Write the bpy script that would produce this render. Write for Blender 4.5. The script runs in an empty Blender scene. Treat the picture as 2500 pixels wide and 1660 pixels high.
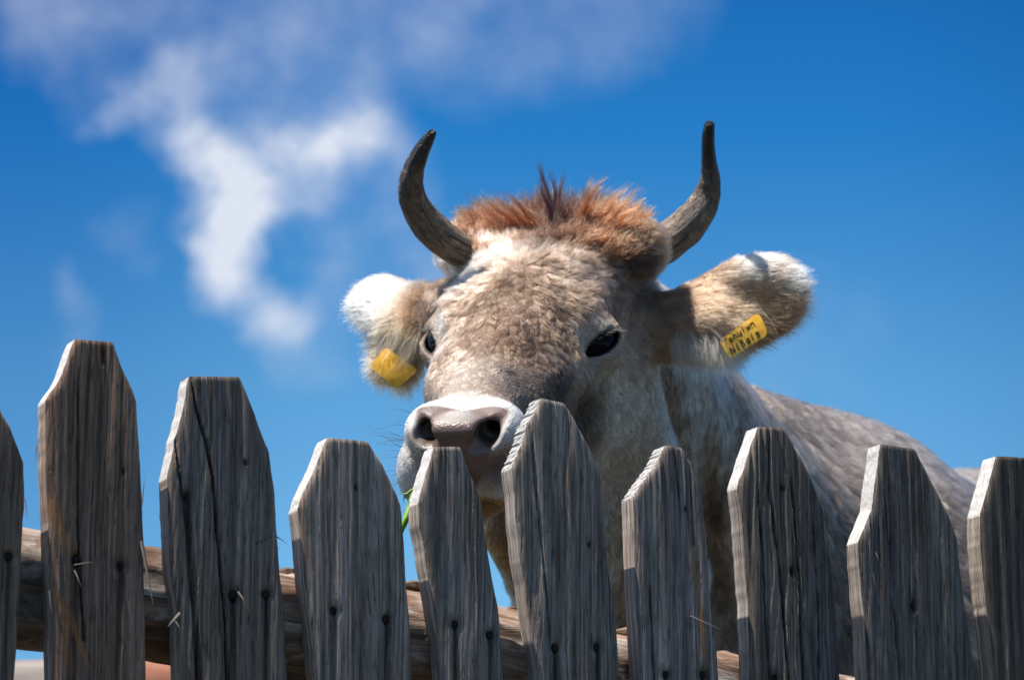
import bpy, bmesh, math, random
import numpy as np
from mathutils import Vector, Matrix
from mathutils.bvhtree import BVHTree
from mathutils.kdtree import KDTree
sc = bpy.context.scene
PI = math.pi
# ------------------------------------------------------------------ camera, world, sun, exposure
F, CX, CY = 7292.0, 1250.0, 830.0            # focal length and centre in pixels of the 2500 x 1660 photograph
PITCH = math.radians(13.0)
CAM = np.array([0.0, 0.0, 1.0])
RIGHT = np.array([1.0, 0, 0]); UP = np.array([0, -math.sin(PITCH), math.cos(PITCH)]); BACK = np.array([0, -math.cos(PITCH), -math.sin(PITCH)])
CB = np.stack([RIGHT, UP, BACK], 1)          # camera basis as columns
def U(px, py, d):                            # point of the world seen at a pixel of the photograph, at depth d
    return CAM + CB @ np.array([(px-CX)/F*d, -(py-CY)/F*d, -d])
cam_d = bpy.data.cameras.new('camera'); cam = bpy.data.objects.new('camera', cam_d); sc.collection.objects.link(cam)
cam_d.lens = 105; cam_d.sensor_width = 36; cam_d.clip_start = 0.05; cam_d.clip_end = 3000
cam.location = CAM; cam.rotation_euler = (PI/2+PITCH, 0, 0)
cam_d.dof.use_dof = True; cam_d.dof.focus_distance = 2.93; cam_d.dof.aperture_fstop = 12.0
sc.camera = cam
SUN_EL = math.radians(67); SH = np.array([-0.90, -0.435]); SH /= np.linalg.norm(SH)
SUN = np.array([SH[0]*math.cos(SUN_EL), SH[1]*math.cos(SUN_EL), math.sin(SUN_EL)])
sl = bpy.data.lights.new('sun', 'SUN'); so = bpy.data.objects.new('sun', sl); sc.collection.objects.link(so)
sl.energy = 4.6; sl.angle = math.radians(0.5); sl.color = (1.0, 0.95, 0.87)
so.rotation_euler = Vector(SUN).to_track_quat('Z', 'Y').to_euler()
vs = sc.view_settings; vs.view_transform = 'Standard'; vs.look = 'None'; vs.exposure = 0.95; vs.gamma = 1; vs.use_curve_mapping = False

class NT:                                    # small helper for node trees
    def __init__(s, tree): s.t = tree; s.n = tree.nodes; s.l = tree.links
    def a(s, ty, **kw):
        n = s.n.new(ty)
        for k, v in kw.items():
            if k.startswith('i_'):
                k = k[2:]; key = int(k) if k.isdigit() else k.replace('_', ' ')
                s.put(n.inputs[key], v)
            else: setattr(n, k, v)
        return n
    def put(s, sock, v):
        if isinstance(v, bpy.types.NodeSocket): s.l.new(v, sock)
        elif isinstance(v, bpy.types.Node): s.l.new(v.outputs[0], sock)
        else: sock.default_value = v
    def m(s, op, a, b=0.0, c=0.0, clamp=False):
        n = s.n.new('ShaderNodeMath'); n.operation = op; n.use_clamp = clamp
        s.put(n.inputs[0], a); s.put(n.inputs[1], b)
        if op in ('MULTIPLY_ADD', 'SMOOTH_MIN', 'SMOOTH_MAX', 'COMPARE'): s.put(n.inputs[2], c)
        return n.outputs[0]
    def v(s, op, a, b=(0, 0, 0)):
        n = s.n.new('ShaderNodeVectorMath'); n.operation = op
        s.put(n.inputs[0], a); s.put(n.inputs[1], b)
        return n.outputs[1] if op in ('DISTANCE', 'DOT_PRODUCT', 'LENGTH') else n.outputs[0]
    def mix(s, f, a, b, mode='MIX'):
        n = s.n.new('ShaderNodeMix'); n.data_type = 'RGBA'; n.blend_type = mode
        s.put(n.inputs[0], f); s.put(n.inputs[6], a); s.put(n.inputs[7], b)
        return n.outputs[2]
    def ramp(s, f, stops, interp='LINEAR'):
        n = s.n.new('ShaderNodeValToRGB'); s.put(n.inputs[0], f); e = n.color_ramp.elements; n.color_ramp.interpolation = interp
        while len(e) < len(stops): e.new(0.5)
        for i, (p, c) in enumerate(stops): e[i].position = p; e[i].color = (c[0], c[1], c[2], 1)
        return n.outputs[0]
    def noise(s, vec, scale, detail=4, rough=0.55, dist=0.0):
        n = s.n.new('ShaderNodeTexNoise'); n.inputs['Scale'].default_value = scale; n.inputs['Detail'].default_value = detail
        n.inputs['Roughness'].default_value = rough; n.inputs['Distortion'].default_value = dist
        if vec is not None: s.put(n.inputs['Vector'], vec)
        return n
    def rng(s, v, a, b, c=0.0, d=1.0, smooth=False):
        n = s.n.new('ShaderNodeMapRange'); n.interpolation_type = 'SMOOTHSTEP' if smooth else 'LINEAR'
        s.put(n.inputs[0], v)
        for i, x in enumerate((a, b, c, d)): s.put(n.inputs[i+1], x)
        return n.outputs[0]

world = bpy.data.worlds.new('World'); sc.world = world; world.use_nodes = True
w = NT(world.node_tree); w.n.clear()
sky = w.a('ShaderNodeTexSky', sky_type='NISHITA', sun_disc=False); sky.sun_elevation = SUN_EL
sky.sun_rotation = math.atan2(SH[0], SH[1]); sky.altitude = 1500; sky.air_density = 1.0; sky.dust_density = 0.3; sky.ozone_density = 2.0
tc = w.a('ShaderNodeTexCoord').outputs['Generated']
zz = w.a('ShaderNodeSeparateXYZ', i_0=tc).outputs[2]
# deep polarised mountain blue: the tint of the Nishita sky changes with height; the unseen overhead part is brightened to fill the shaded pickets
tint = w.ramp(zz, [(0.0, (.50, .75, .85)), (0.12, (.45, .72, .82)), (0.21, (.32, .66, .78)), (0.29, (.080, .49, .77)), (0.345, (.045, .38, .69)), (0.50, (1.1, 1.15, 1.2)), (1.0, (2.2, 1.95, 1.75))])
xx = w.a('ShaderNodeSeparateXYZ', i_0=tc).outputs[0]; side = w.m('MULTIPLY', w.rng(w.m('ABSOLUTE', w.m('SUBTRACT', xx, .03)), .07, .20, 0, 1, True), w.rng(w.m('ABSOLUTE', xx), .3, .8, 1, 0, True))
tint = w.mix(w.m('MULTIPLY', side, .85), tint, w.mix(1.0, tint, (.62, .72, .82, 1), 'MULTIPLY'))  # sky colour darkened towards both sides to imitate lens vignetting
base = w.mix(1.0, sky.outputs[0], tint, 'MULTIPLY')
n1 = w.noise(tc, 9, 4, 0.55); n2 = w.noise(tc, 22, 5, 0.55); n3 = w.noise(tc, 14, 3, 0.5)
off = w.v('MULTIPLY', w.v('SUBTRACT', n1.outputs[1], (0.5, 0.5, 0.5)), (0.038, 0.038, 0.038))
off = w.v('ADD', off, w.v('MULTIPLY', w.v('SUBTRACT', w.noise(tc, 34, 4, 0.6).outputs[1], (0.5, 0.5, 0.5)), (0.022, 0.022, 0.022)))
dv = w.v('ADD', tc, off)
blobs = [(264,264,60,.35),(352,237,80,.45),(400,165,75,.35),(429,330,70,.5),(495,360,80,.7),(594,396,100,.85),(704,362,85,.7),(785,350,75,.65),(858,314,60,.45),(914,286,60,.4),
 (550,470,75,.6),(575,550,62,.6),(583,620,60,.55),(550,675,55,.3),(633,450,80,.4),(682,745,62,.6),(690,800,60,.2),(793,578,70,.2),(825,688,90,.22),(990,341,50,.22),(960,420,90,.14),(1024,660,75,.3),(1000,560,80,.12),
 (825,192,80,.25),(798,22,110,.30),(1000,10,130,.20),(1156,44,150,.22),(1400,30,170,.17),(1600,0,170,.12),(82,-10,140,.36),(330,33,90,.22),(550,132,160,.25),(700,220,140,.2),(190,220,90,.18),(187,770,75,.24),(150,690,55,.14),(308,578,80,.12),(890,550,110,.2),(780,870,80,.12),
 (1900,900,260,.10),(1750,980,160,.08)]
acc = None
for (px, py, r, a) in blobs:
    d = U(px, py, 1.0)-CAM; d /= np.linalg.norm(d)
    dist = w.v('DISTANCE', dv, tuple(d))
    g = w.rng(dist, 0.0, r*1.95/F, a, 0.0, True)
    acc = g if acc is None else w.m('ADD', acc, g)
wisp = w.rng(n2.outputs[0], 0.35, 0.64, 0.40, 1.42)
mask = w.m('MULTIPLY', acc, wisp)
mask = w.m('SUBTRACT', mask, w.m('MULTIPLY', w.rng(n3.outputs[0], .35, .65), .06))
mask = w.m('MINIMUM', w.rng(mask, 0.01, 1.12, 0, 1.0, False), 0.97)
mask = w.m('MAXIMUM', mask, 0.0)
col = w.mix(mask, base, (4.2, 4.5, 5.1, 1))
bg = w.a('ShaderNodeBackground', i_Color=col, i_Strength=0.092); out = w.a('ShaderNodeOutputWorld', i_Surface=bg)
sc.cycles.max_bounces = 8; sc.cycles.transparent_max_bounces = 8
sc.cycles.sample_clamp_indirect = 6

# ------------------------------------------------------------------ helpers
C = sc.collection
def tag(o, label=None, cat=None, group=None, kind=None):
    for k, v in (('label', label), ('category', cat), ('group', group), ('kind', kind)):
        if v: o[k] = v
    return o
def obj(name, verts, faces, mat=None, parent=None, smooth=True, attrs=None, mats=None, fmat=None):
    me = bpy.data.meshes.new(name)
    verts = np.asarray(verts, dtype=np.float32)
    if isinstance(faces, np.ndarray):
        nf, k = faces.shape
        me.vertices.add(len(verts)); me.vertices.foreach_set('co', verts.ravel())
        me.loops.add(nf*k); me.loops.foreach_set('vertex_index', faces.ravel().astype(np.int32))
        me.polygons.add(nf); me.polygons.foreach_set('loop_start', np.arange(nf, dtype=np.int32)*k)
        me.update(calc_edges=True); me.validate()
    else:
        me.from_pydata(verts.tolist(), [], [list(map(int, f)) for f in faces]); me.update()
    for m in (mats or ([mat] if mat else [])): me.materials.append(m)
    if fmat is not None: me.polygons.foreach_set('material_index', np.asarray(fmat, dtype=np.int32))
    if smooth: me.polygons.foreach_set('use_smooth', [True]*len(me.polygons))
    for an, arr in (attrs or {}).items():
        at = me.color_attributes.new(an, 'FLOAT_COLOR', 'POINT')
        a = np.ones((len(verts), 4), np.float32); a[:, :3] = arr if arr.ndim == 2 else arr[:, None]
        at.data.foreach_set('color', a.ravel())
    o = bpy.data.objects.new(name, me); C.objects.link(o); o.parent = parent
    return o
def empty(name, loc=(0, 0, 0)):
    o = bpy.data.objects.new(name, None); C.objects.link(o); o.location = loc; return o
def reparent(o, p):                          # keep world placement: all geometry is authored in world coordinates
    o.parent = p; o.matrix_parent_inverse = Matrix.Translation(p.location).inverted()
    return o
def _h(i, j, k, s):
    n = (i*374761393 + j*668265263 + k*2147483647 + s*974634777).astype(np.int64) & 0xffffffff
    n = ((n ^ (n >> 13))*1274126177) & 0xffffffff
    n = ((n ^ (n >> 16))*2246822519) & 0xffffffff
    return ((n ^ (n >> 15)) & 0xffffff)/float(0xffffff)
def vn(p, f, s=0):                           # 3-D value noise in 0..1
    q = np.asarray(p, dtype=np.float64)*f; i = np.floor(q).astype(np.int64); t = q-i; t = t*t*(3-2*t)
    r = 0
    for a in (0, 1):
        for b in (0, 1):
            for c in (0, 1):
                wgt = (t[:, 0] if a else 1-t[:, 0])*(t[:, 1] if b else 1-t[:, 1])*(t[:, 2] if c else 1-t[:, 2])
                r = r+wgt*_h(i[:, 0]+a, i[:, 1]+b, i[:, 2]+c, s)
    return r
def fb(p, f, s=0, o=3):
    r = 0; a = 1; t = 0
    for k in range(o): r = r+a*vn(p, f*2**k, s+k*17); t += a; a *= .5
    return r/t
def v3(p, f, s=0, o=2): return np.stack([fb(p, f, s+100*k, o) for k in range(3)], 1)-.5
def nrm(v): return v/np.maximum(np.linalg.norm(v, axis=-1, keepdims=True), 1e-9)
def sRGB(r, g, b): return tuple(((x/255)/12.92 if x/255 <= .04045 else ((x/255+.055)/1.055)**2.4) for x in (r, g, b))
def mat(name):
    m = bpy.data.materials.new(name); m.use_nodes = True; t = NT(m.node_tree); t.n.clear()
    p = t.a('ShaderNodeBsdfPrincipled'); o = t.a('ShaderNodeOutputMaterial', i_Surface=p); p.inputs['Roughness'].default_value = .8
    p.inputs['Specular IOR Level'].default_value = .3
    return m, t, p

# ------------------------------------------------------------------ materials: wood
def wood_mat(name, c_dark, c_light, scale_u=1.0, bump=0.5):
    m, t, p = mat(name)
    uvw = t.a('ShaderNodeAttribute', attribute_name='uvw').outputs['Vector']     # (across, along, picket id) in metres
    wv_ = t.noise(t.v('MULTIPLY', uvw, (9, 6, 13)), 1.0, 2, .5).outputs[1]
    uvw = t.v('ADD', uvw, t.v('MULTIPLY', t.v('SUBTRACT', wv_, (.5, .5, .5)), (.010, 0, 0)))
    g = t.v('MULTIPLY', uvw, (230*scale_u, 5.0, 31.0))
    a = t.noise(g, 1.0, 5, .62, .25); b = t.noise(t.v('MULTIPLY', uvw, (520*scale_u, 7, 77)), 1.0, 3, .6)
    c = t.noise(t.v('MULTIPLY', uvw, (34, 9, 12)), 1.0, 4, .6, .6)
    d = t.noise(t.v('MULTIPLY', uvw, (70, 2.5, 5)), 1.0, 3, .55)
    base = t.ramp(a.outputs[0], [(.30, c_dark), (.48, tuple(.55*x+.45*y for x, y in zip(c_dark, c_light))), (.62, c_light), (.8, tuple(min(1, 1.25*x) for x in c_light))])
    base = t.mix(t.rng(c.outputs[0], .42, .7, 0, .55), base, (c_dark[0]*1.5, c_dark[1]*1.15, c_dark[2]*.85, 1))
    base = t.mix(t.rng(d.outputs[0], .5, .72, 0, .45), base, (c_light[0]*.9, c_light[1]*.97, c_light[2]*1.12, 1))
    base = t.mix(t.rng(b.outputs[0], .32, .47, .75, 0), base, (c_dark[0]*.35, c_dark[1]*.35, c_dark[2]*.35, 1))
    base = t.mix(t.rng(b.outputs[0], .56, .70, 0, .6), base, tuple(1.45*x for x in c_light)+(1,))
    e_ = t.noise(t.v('MULTIPLY', uvw, (420, 38, 19)), 1.0, 3, .6); f_ = t.noise(t.v('MULTIPLY', uvw, (60, 22, 7)), 1.0, 4, .7, .8)
    base = t.mix(t.rng(e_.outputs[0], .26, .40, .8, 0), base, (c_dark[0]*.4, c_dark[1]*.4, c_dark[2]*.4, 1))
    base = t.mix(t.rng(f_.outputs[0], .55, .75, 0, .28), base, tuple(1.3*x for x in c_light)+(1,)); base = t.mix(t.rng(f_.outputs[0], .28, .42, .30, 0), base, (c_dark[0], c_dark[1]*.9, c_dark[2]*.8, 1))
    st = t.a('ShaderNodeAttribute', attribute_name='stain')
    base = t.mix(1.0, base, st.outputs['Color'], 'MULTIPLY')
    rz = t.a('ShaderNodeAttribute', attribute_name='resin')
    base = t.mix(t.m('MULTIPLY', rz.outputs['Fac'], t.rng(a.outputs[0], .3, .6, .35, 1.0)), base, (.30, .12, .035, 1))
    t.put(p.inputs['Base Color'], base)
    hgt = t.m('ADD', t.m('MULTIPLY', a.outputs[0], .6), t.m('ADD', t.m('MULTIPLY', b.outputs[0], .3), t.m('MULTIPLY', t.rng(e_.outputs[0], .26, .45), .4)))
    bp = t.a('ShaderNodeBump', i_Height=hgt, i_Strength=bump, i_Distance=.004); t.put(p.inputs['Normal'], bp.outputs[0])
    p.inputs['Roughness'].default_value = .72; p.inputs['Specular IOR Level'].default_value = .25
    return m
M_wood = wood_mat('weathered_grey_wood', (.068, .051, .040), (.275, .218, .178), bump=1.0)
M_edge = wood_mat('weathered_lit_edge_wood', (.15, .12, .10), (.42, .36, .305), .8, .8)  # lighter copy of the same wood, painting sun on the side faces
def cut_mat(name, ridged):
    m, t, p = mat(name)
    uvw = t.a('ShaderNodeAttribute', attribute_name='uvw').outputs['Vector']
    a = t.noise(t.v('MULTIPLY', uvw, (60, 60, 9)), 3.0, 4, .6)
    base = t.ramp(a.outputs[0], [(.3, (.33, .31, .285)), (.55, (.50, .47, .44)), (.8, (.60, .56, .52))])
    h = a.outputs[0]
    if ridged:
        s = t.a('ShaderNodeSeparateXYZ', i_0=uvw)
        wob = t.noise(t.v('MULTIPLY', uvw, (90, 90, 9)), 1.0, 2)
        ph = t.m('ADD', t.m('ADD', t.m('MULTIPLY', s.outputs[1], 1700), t.m('MULTIPLY', s.outputs[0], 330)), t.m('MULTIPLY', wob.outputs[0], 4.5))
        sn = t.m('SINE', ph); line = t.rng(sn, .35, .95, 0, .9, True)
        base = t.mix(line, base, (.09, .075, .06, 1)); h = t.m('SUBTRACT', t.m('MULTIPLY', a.outputs[0], .3), line)
    t.put(p.inputs['Base Color'], base)
    bp = t.a('ShaderNodeBump', i_Height=h, i_Strength=.6, i_Distance=.002); t.put(p.inputs['Normal'], bp.outputs[0])
    return m
M_cut = cut_mat('sawn_wood', False); M_ridge = cut_mat('ridged_sawn_wood', True)
M_nail, t, p = mat('rusty_nail'); n = t.noise(t.a('ShaderNodeTexCoord').outputs['Object'], 300, 3)
t.put(p.inputs['Base Color'], t.ramp(n.outputs[0], [(.35, (.008, .006, .005)), (.7, (.032, .014, .009))])); p.inputs['Metallic'].default_value = .3
M_splinter, t, p = mat('splinter_wood'); p.inputs['Base Color'].default_value = (.21, .165, .125, 1)

# ------------------------------------------------------------------ the picket fence, standing on its own vertical plane
YAW = math.radians(25.0); FD = 2.85
FP = CAM + CB @ np.array([0, 0, -FD])        # a point of the front plane of the pickets
FE = np.array([math.cos(YAW), math.sin(YAW), 0.0]); FN = np.array([math.sin(YAW), -math.cos(YAW), 0.0])   # along the fence; towards the viewer
def onfence(px, py, back=0.0):               # (along, height) of a pixel on the front plane
    o = FP - FN*back
    d = CB @ np.array([(px-CX)/F, -(py-CY)/F, -1.0]); k = np.dot(o-CAM, FN)/np.dot(d, FN); q = CAM+d*k
    return np.dot(q-FP, FE), q[2]
GZ = 0.45                                    # ground height at the fence
def ground_h(x, y): return 0.45/(1+math.exp(-(y-1.7)*2.6)) + 0.02*math.sin(x*1.7+y*.9)
pickets = [
 dict(top=[(-150,880),(-70,884)], L=[(-150,880),(-205,1000),(-200,1660)], R=[(-70,884),(0,996),(27,1041),(60,1126),(62,1228),(57,1312),(49,1504),(37,1660)],
      nails=[(23,1356)], col=(.95,.82,.72), lab='leftmost picket, cut off by the left edge of the picture'),
 dict(top=[(183,827),(276,834)], L=[(183,827),(154,908),(140,935),(112,976),(114,1157),(118,1230),(121,1367),(125,1490),(128,1660)],
      R=[(276,834),(283,855),(302,904),(324,951),(335,981),(343,1124),(348,1211),(350,1293),(354,1477),(359,1660)],
      nails=[(187,1366),(295,1381)], knots=[(187,1366,9),(300,1150,4)], col=(1.08,.82,.66), cracks=[([(192,900),(191,1300),(205,1560)],4,.8),([(252,850),(254,885)],5,.6)],
      resin=[([(122,1215),(148,1290),(165,1340)],16),([(131,1440),(165,1500),(162,1560),(172,1640)],13),([(165,1480),(190,1560),(215,1630)],11)], lab='tallest picket, brown grey with orange resin streaks and cracks'),
 dict(top=[(462,918),(588,919)], L=[(462,918),(452,985),(431,1066),(410,1165),(415,1300),(420,1400),(436,1480),(441,1660)],
      R=[(588,919),(604,958),(621,1000),(640,1050),(658,1096),(665,1150),(672,1197),(678,1302),(684,1398),(690,1440),(699,1532),(703,1660)],
      nails=[(570,1452),(652,1449)], knots=[(455,1213,10),(575,1455,9),(600,1130,4)], col=(.98,.88,.79), cracks=[([(468,925),(480,1000),(505,1080),(520,1170),(530,1280),(540,1400),(548,1500),(556,1660)],4,1.0),([(430,1060),(436,1150),(446,1215)],3,.8),([(452,1210),(462,1300),(470,1420),(478,1540),(486,1660)],9,1.0),([(624,1330),(640,1322),(660,1312)],2,.4)],
      lab='cracked dark picket beside the tallest one'),
 dict(top=[(801,1068),(901,1077)], L=[(801,1068),(772,1140),(740,1208),(729,1241),(736,1285),(743,1395),(757,1504),(775,1660)],
      R=[(901,1077),(935,1130),(958,1180),(980,1230),(987,1300),(995,1422),(1006,1559),(1008,1660)],
      nails=[(817,1489),(945,1510)], knots=[(870,1190,4)], col=(1.28,1.25,1.22), cracks=[([(893,1340),(897,1400),(905,1500)],2,.4)], lab='wide light grey picket left of the cow muzzle'),
 dict(top=[(1063,1090),(1126,1090)], L=[(1063,1090),(1045,1150),(1023,1225),(1025,1280),(1034,1318),(1044,1384),(1064,1504),(1075,1573),(1082,1660)],
      R=[(1126,1090),(1138,1125),(1151,1160),(1179,1229),(1187,1295),(1202,1404),(1219,1484),(1231,1660)],
      nails=[(1113,1523),(1198,1548)], col=(1.15,1.14,1.13), lab='narrow picket in front of the cow mouth'),
 dict(top=[(1322,971),(1382,984)], L=[(1322,971),(1304,1013),(1288,1037),(1279,1077),(1252,1142),(1255,1170),(1259,1200),(1264,1283),(1273,1370),(1284,1422),(1298,1532),(1317,1641),(1318,1660)],
      R=[(1382,984),(1397,1010),(1436,1082),(1456,1129),(1471,1162),(1476,1214),(1480,1285),(1484,1370),(1499,1449),(1510,1545),(1515,1660)], ridged=True,
      nails=[(1358,1580),(1459,1578)], knots=[(1440,1330,5)], col=(1.10,1.14,1.16), cracks=[([(1300,1060),(1308,1180),(1330,1400),(1345,1560)],3,.5)], lab='picket with a ridged saw cut in front of the cow cheek'),
 dict(top=[(1628,1086),(1668,1092)], L=[(1628,1086),(1606,1132),(1578,1170),(1562,1190),(1547,1215),(1548,1242),(1551,1285),(1554,1422),(1562,1545),(1567,1660)],
      R=[(1668,1092),(1686,1125),(1711,1187),(1726,1294),(1734,1421),(1740,1500),(1752,1587),(1757,1660)], ridged=True,
      nails=[(1628,1646),(1718,1646)], knots=[(1674,1243,3)], col=(1.15,1.08,1.06), cracks=[([(1588,1425),(1592,1520),(1600,1660)],3.5,1.0),([(1646,1092),(1652,1150),(1664,1250)],2.5,.5),([(1685,1130),(1690,1260),(1695,1330)],2.5,.5)],
      resin=[([(1691,1312),(1695,1367),(1702,1449),(1711,1490),(1716,1560),(1720,1630)],9)], lab='picket with a ridged saw cut and a long orange resin line'),
 dict(top=[(1854,1040),(1918,1045)], L=[(1854,1040),(1830,1110),(1806,1187),(1816,1268),(1823,1370),(1831,1472),(1836,1625),(1837,1660)],
      R=[(1918,1045),(1946,1095),(1987,1176),(2017,1248),(2025,1319),(2038,1421),(2046,1550),(2053,1660)],
      nails=[(1894,1654)], knots=[(1935,1395,8),(1912,1192,5)], col=(.66,.69,.70), groove=2.2, cracks=[([(1878,1048),(1880,1200),(1905,1400),(1925,1660)],3,.8),([(1930,1150),(1950,1400),(1962,1660)],3,.8),([(1850,1180),(1865,1400),(1880,1660)],3,.7),([(1985,1260),(2000,1500),(2003,1660)],3,.7)], lab='darkest picket with deep parallel grooves'),
 dict(top=[(2153,1083),(2237,1096)], L=[(2153,1083),(2142,1163),(2130,1244),(2099,1322),(2101,1366),(2107,1443),(2115,1519),(2122,1660)],
      R=[(2237,1096),(2268,1156),(2318,1255),(2342,1316),(2347,1385),(2360,1481),(2379,1596),(2386,1660)],
      nails=[], knots=[(2230,1480,9)], col=(.72,.76,.78), cracks=[([(2160,1200),(2180,1450),(2200,1660)],2.5,.5)], lab='second picket from the right, with a broad pale saw cut'),
 dict(top=[(2436,1113),(2560,1120)], L=[(2436,1113),(2428,1144),(2411,1202),(2396,1253),(2396,1328),(2406,1443),(2421,1557),(2432,1660)],
      R=[(2560,1120),(2620,1230),(2630,1300),(2660,1660)],
      nails=[], col=(.55,.54,.50), lab='rightmost picket, cut off by the right edge of the picture'),
 dict(top=[(-420,800),(-340,804)], L=[(-420,800),(-470,930),(-460,1660)], R=[(-340,804),(-275,940),(-262,1660)], nails=[], col=(.9,.88,.86), lab=None),
 dict(top=[(2790,1100),(2870,1104)], L=[(2790,1100),(2750,1220),(2760,1660)], R=[(2870,1104),(2930,1230),(2950,1660)], nails=[], col=(.7,.68,.65), lab=None),
]
TH = 0.026
fence = empty('picket_fence', tuple(FP*np.array([1, 1, 0])+np.array([0, 0, GZ])))
tag(fence, 'weathered grey picket fence of pointed boards nailed to a round log rail', 'fence')
def seg_d(P, pts):                           # distance of 2-D points P to a polyline, and the parameter along it
    best = np.full(len(P), 1e9); par = np.zeros(len(P)); L = len(pts)-1
    for i in range(L):
        a = np.array(pts[i], float); b = np.array(pts[i+1], float); ab = b-a
        tt = np.clip(((P-a)@ab)/(ab@ab), 0, 1); d = np.linalg.norm(P-(a+tt[:, None]*ab), axis=1)
        k = d < best; best[k] = d[k]; par[k] = (i+tt[k])/L
    return best, par
def make_picket(pk, idx):
    ff = lambda pts: np.array([onfence(*q) for q in pts])
    L = ff(pk['L']); Rr = ff(pk['R']); tp = ff(pk['top'])
    for E in (L, Rr):                        # continue the board down to the ground
        pass
    def ext(E): 
        s = (E[-1]-E[-3 if len(E) > 3 else -2]); sl = s[0]/min(s[1], -1e-3); return np.vstack([E, [E[-1][0]+sl*.25*(GZ-.1-E[-1][1]), GZ-.1]])
    L = ext(L); Rr = ext(Rr)
    NU = 72
    yt = 1.0
    hs = np.concatenate([np.linspace(0, .22, 120), np.linspace(.22, .42, 70)[1:], np.linspace(.42, 1, 24)[1:]])
    nr = len(hs)
    def side(E, seed):
        h0 = E[0][1]; hh = h0+(GZ-.1-h0)*hs; s = np.interp(-hh, -E[:, 1], E[:, 0])
        q = np.stack([hh, hh*0+idx, hh*0+seed], 1)
        s = s+(fb(q, 60, seed, 3)-.5)*.0012+(fb(q, 14, seed+5, 2)-.5)*.003*np.clip((hs-.1)*6, 0, 1)
        return s, hh
    sL, hL = side(L, 3); sR, hR = side(Rr, 9)
    u = np.linspace(0, 1, NU)
    S = sL[:, None]*(1-u)+sR[:, None]*u; H = hL[:, None]*(1-u)+hR[:, None]*u
    q = np.stack([S.ravel(), H.ravel()*.035, np.full(S.size, idx*3.7)], 1)
    warp = (fb(np.stack([S.ravel(), H.ravel(), np.full(S.size, idx*1.3)], 1), 9, 4, 2)-.5)*.02
    q[:, 0] += warp
    gr = pk.get('groove', 1.0)
    g = fb(q, 240, 11, 3); g2 = fb(q, 60, 31, 2)
    dep = -(np.clip(.52-g, 0, 1)*.0035*gr + (g2-.5)*.0028)          # groove depth into the board
    P = np.stack([S.ravel(), H.ravel()], 1)
    stain = np.ones((P.shape[0], 3))*np.array(pk['col']); resin = np.zeros(P.shape[0])
    px2m = FD/F
    for pts, wd, st in pk.get('cracks', []):
        d, par = seg_d(P, ff(pts)); wdm = wd*px2m*(.55+.9*fb(np.stack([P[:, 1]*1, P[:, 0]*0, P[:, 0]*0+idx], 1), 25, 3, 2))
        k = np.clip(1-d/wdm, 0, 1)**.7*np.clip(par*12, .25, 1)
        dep -= k*.007*st; stain *= (1-.72*k*st)[:, None]
    for (kx, ky, kr) in pk.get('knots', []):
        a = np.array(onfence(kx, ky)); R0 = kr*px2m; e_ = np.hypot((P[:, 0]-a[0])*1.25, (P[:, 1]-a[1])*.62)*(1+.35*(fb(np.stack([P[:, 0], P[:, 1], P[:, 0]*0+idx], 1), 160, 5, 2)-.5))
        stain *= (1-.85*np.exp(-(e_/R0)**4))[:, None]*(1-.35*np.exp(-((e_-1.6*R0)/(.35*R0))**2)-.22*np.exp(-((e_-2.6*R0)/(.4*R0))**2))[:, None]; dep -= np.exp(-(e_/R0)**4)*.0045
    for (nx, ny) in pk['nails']:
        a = np.array(onfence(nx, ny)); ds = P[:, 0]-a[0]; dh = a[1]-P[:, 1]
        k = np.exp(-(ds/.0027)**2)*(dh > -.003)*np.exp(-np.clip(dh, 0, 9)/.16)
        stain *= (1-.90*k)[:, None]*np.array([1, .97, .95])**(k[:, None]*2); dep -= k*.0018
        kk = np.exp(-((P[:, 0]-a[0])**2+(P[:, 1]-a[1])**2)/.0048**2); dep -= kk*.0042; stain *= (1-.6*kk)[:, None]
    for pts, wd in pk.get('resin', []):
        d, par = seg_d(P, ff(pts)); wdm = wd*px2m*(.5+1.0*fb(np.stack([P[:, 1], P[:, 0]*.3, P[:, 0]*0+idx], 1), 40, 7, 2))
        resin = np.maximum(resin, np.clip(1.6-1.6*d/wdm, 0, 1)*np.sin(np.clip(par, .02, .98)*PI)**.4)
    big = fb(np.stack([P[:, 0], P[:, 1]*.4, P[:, 0]*0+idx*2.1], 1), 14, 77, 3)
    stain *= (.72+.56*big)[:, None]*(1+(fb(np.stack([P[:, 0], P[:, 1]*.5, P[:, 0]*0+idx*5.1], 1), 8, 55, 2)[:, None]-.5)*np.array([.35, .05, -.25]))
    dep = dep.reshape(S.shape); edge = np.minimum(u, 1-u)*(sR-sL)[:, None]
    dep = dep-.0028*np.exp(-edge/.0022)     # worn arris
    dep[0] -= .001
    front = FP[None, :]*np.array([1, 1, 0])+FE*S.ravel()[:, None]+np.array([0, 0, 1])*H.ravel()[:, None]+FN*dep.ravel()[:, None]
    V = [front]; cols = [stain]; rs = [resin]; uv = [np.stack([S.ravel(), H.ravel(), np.full(S.size, idx*.37)], 1)]
    I = np.arange(nr*NU).reshape(nr, NU); Fc = [np.stack([I[:-1, :-1], I[1:, :-1], I[1:, 1:], I[:-1, 1:]], -1).reshape(-1, 4)]
    FM = [np.zeros(len(Fc[0]), int)]; base = nr*NU
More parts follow.
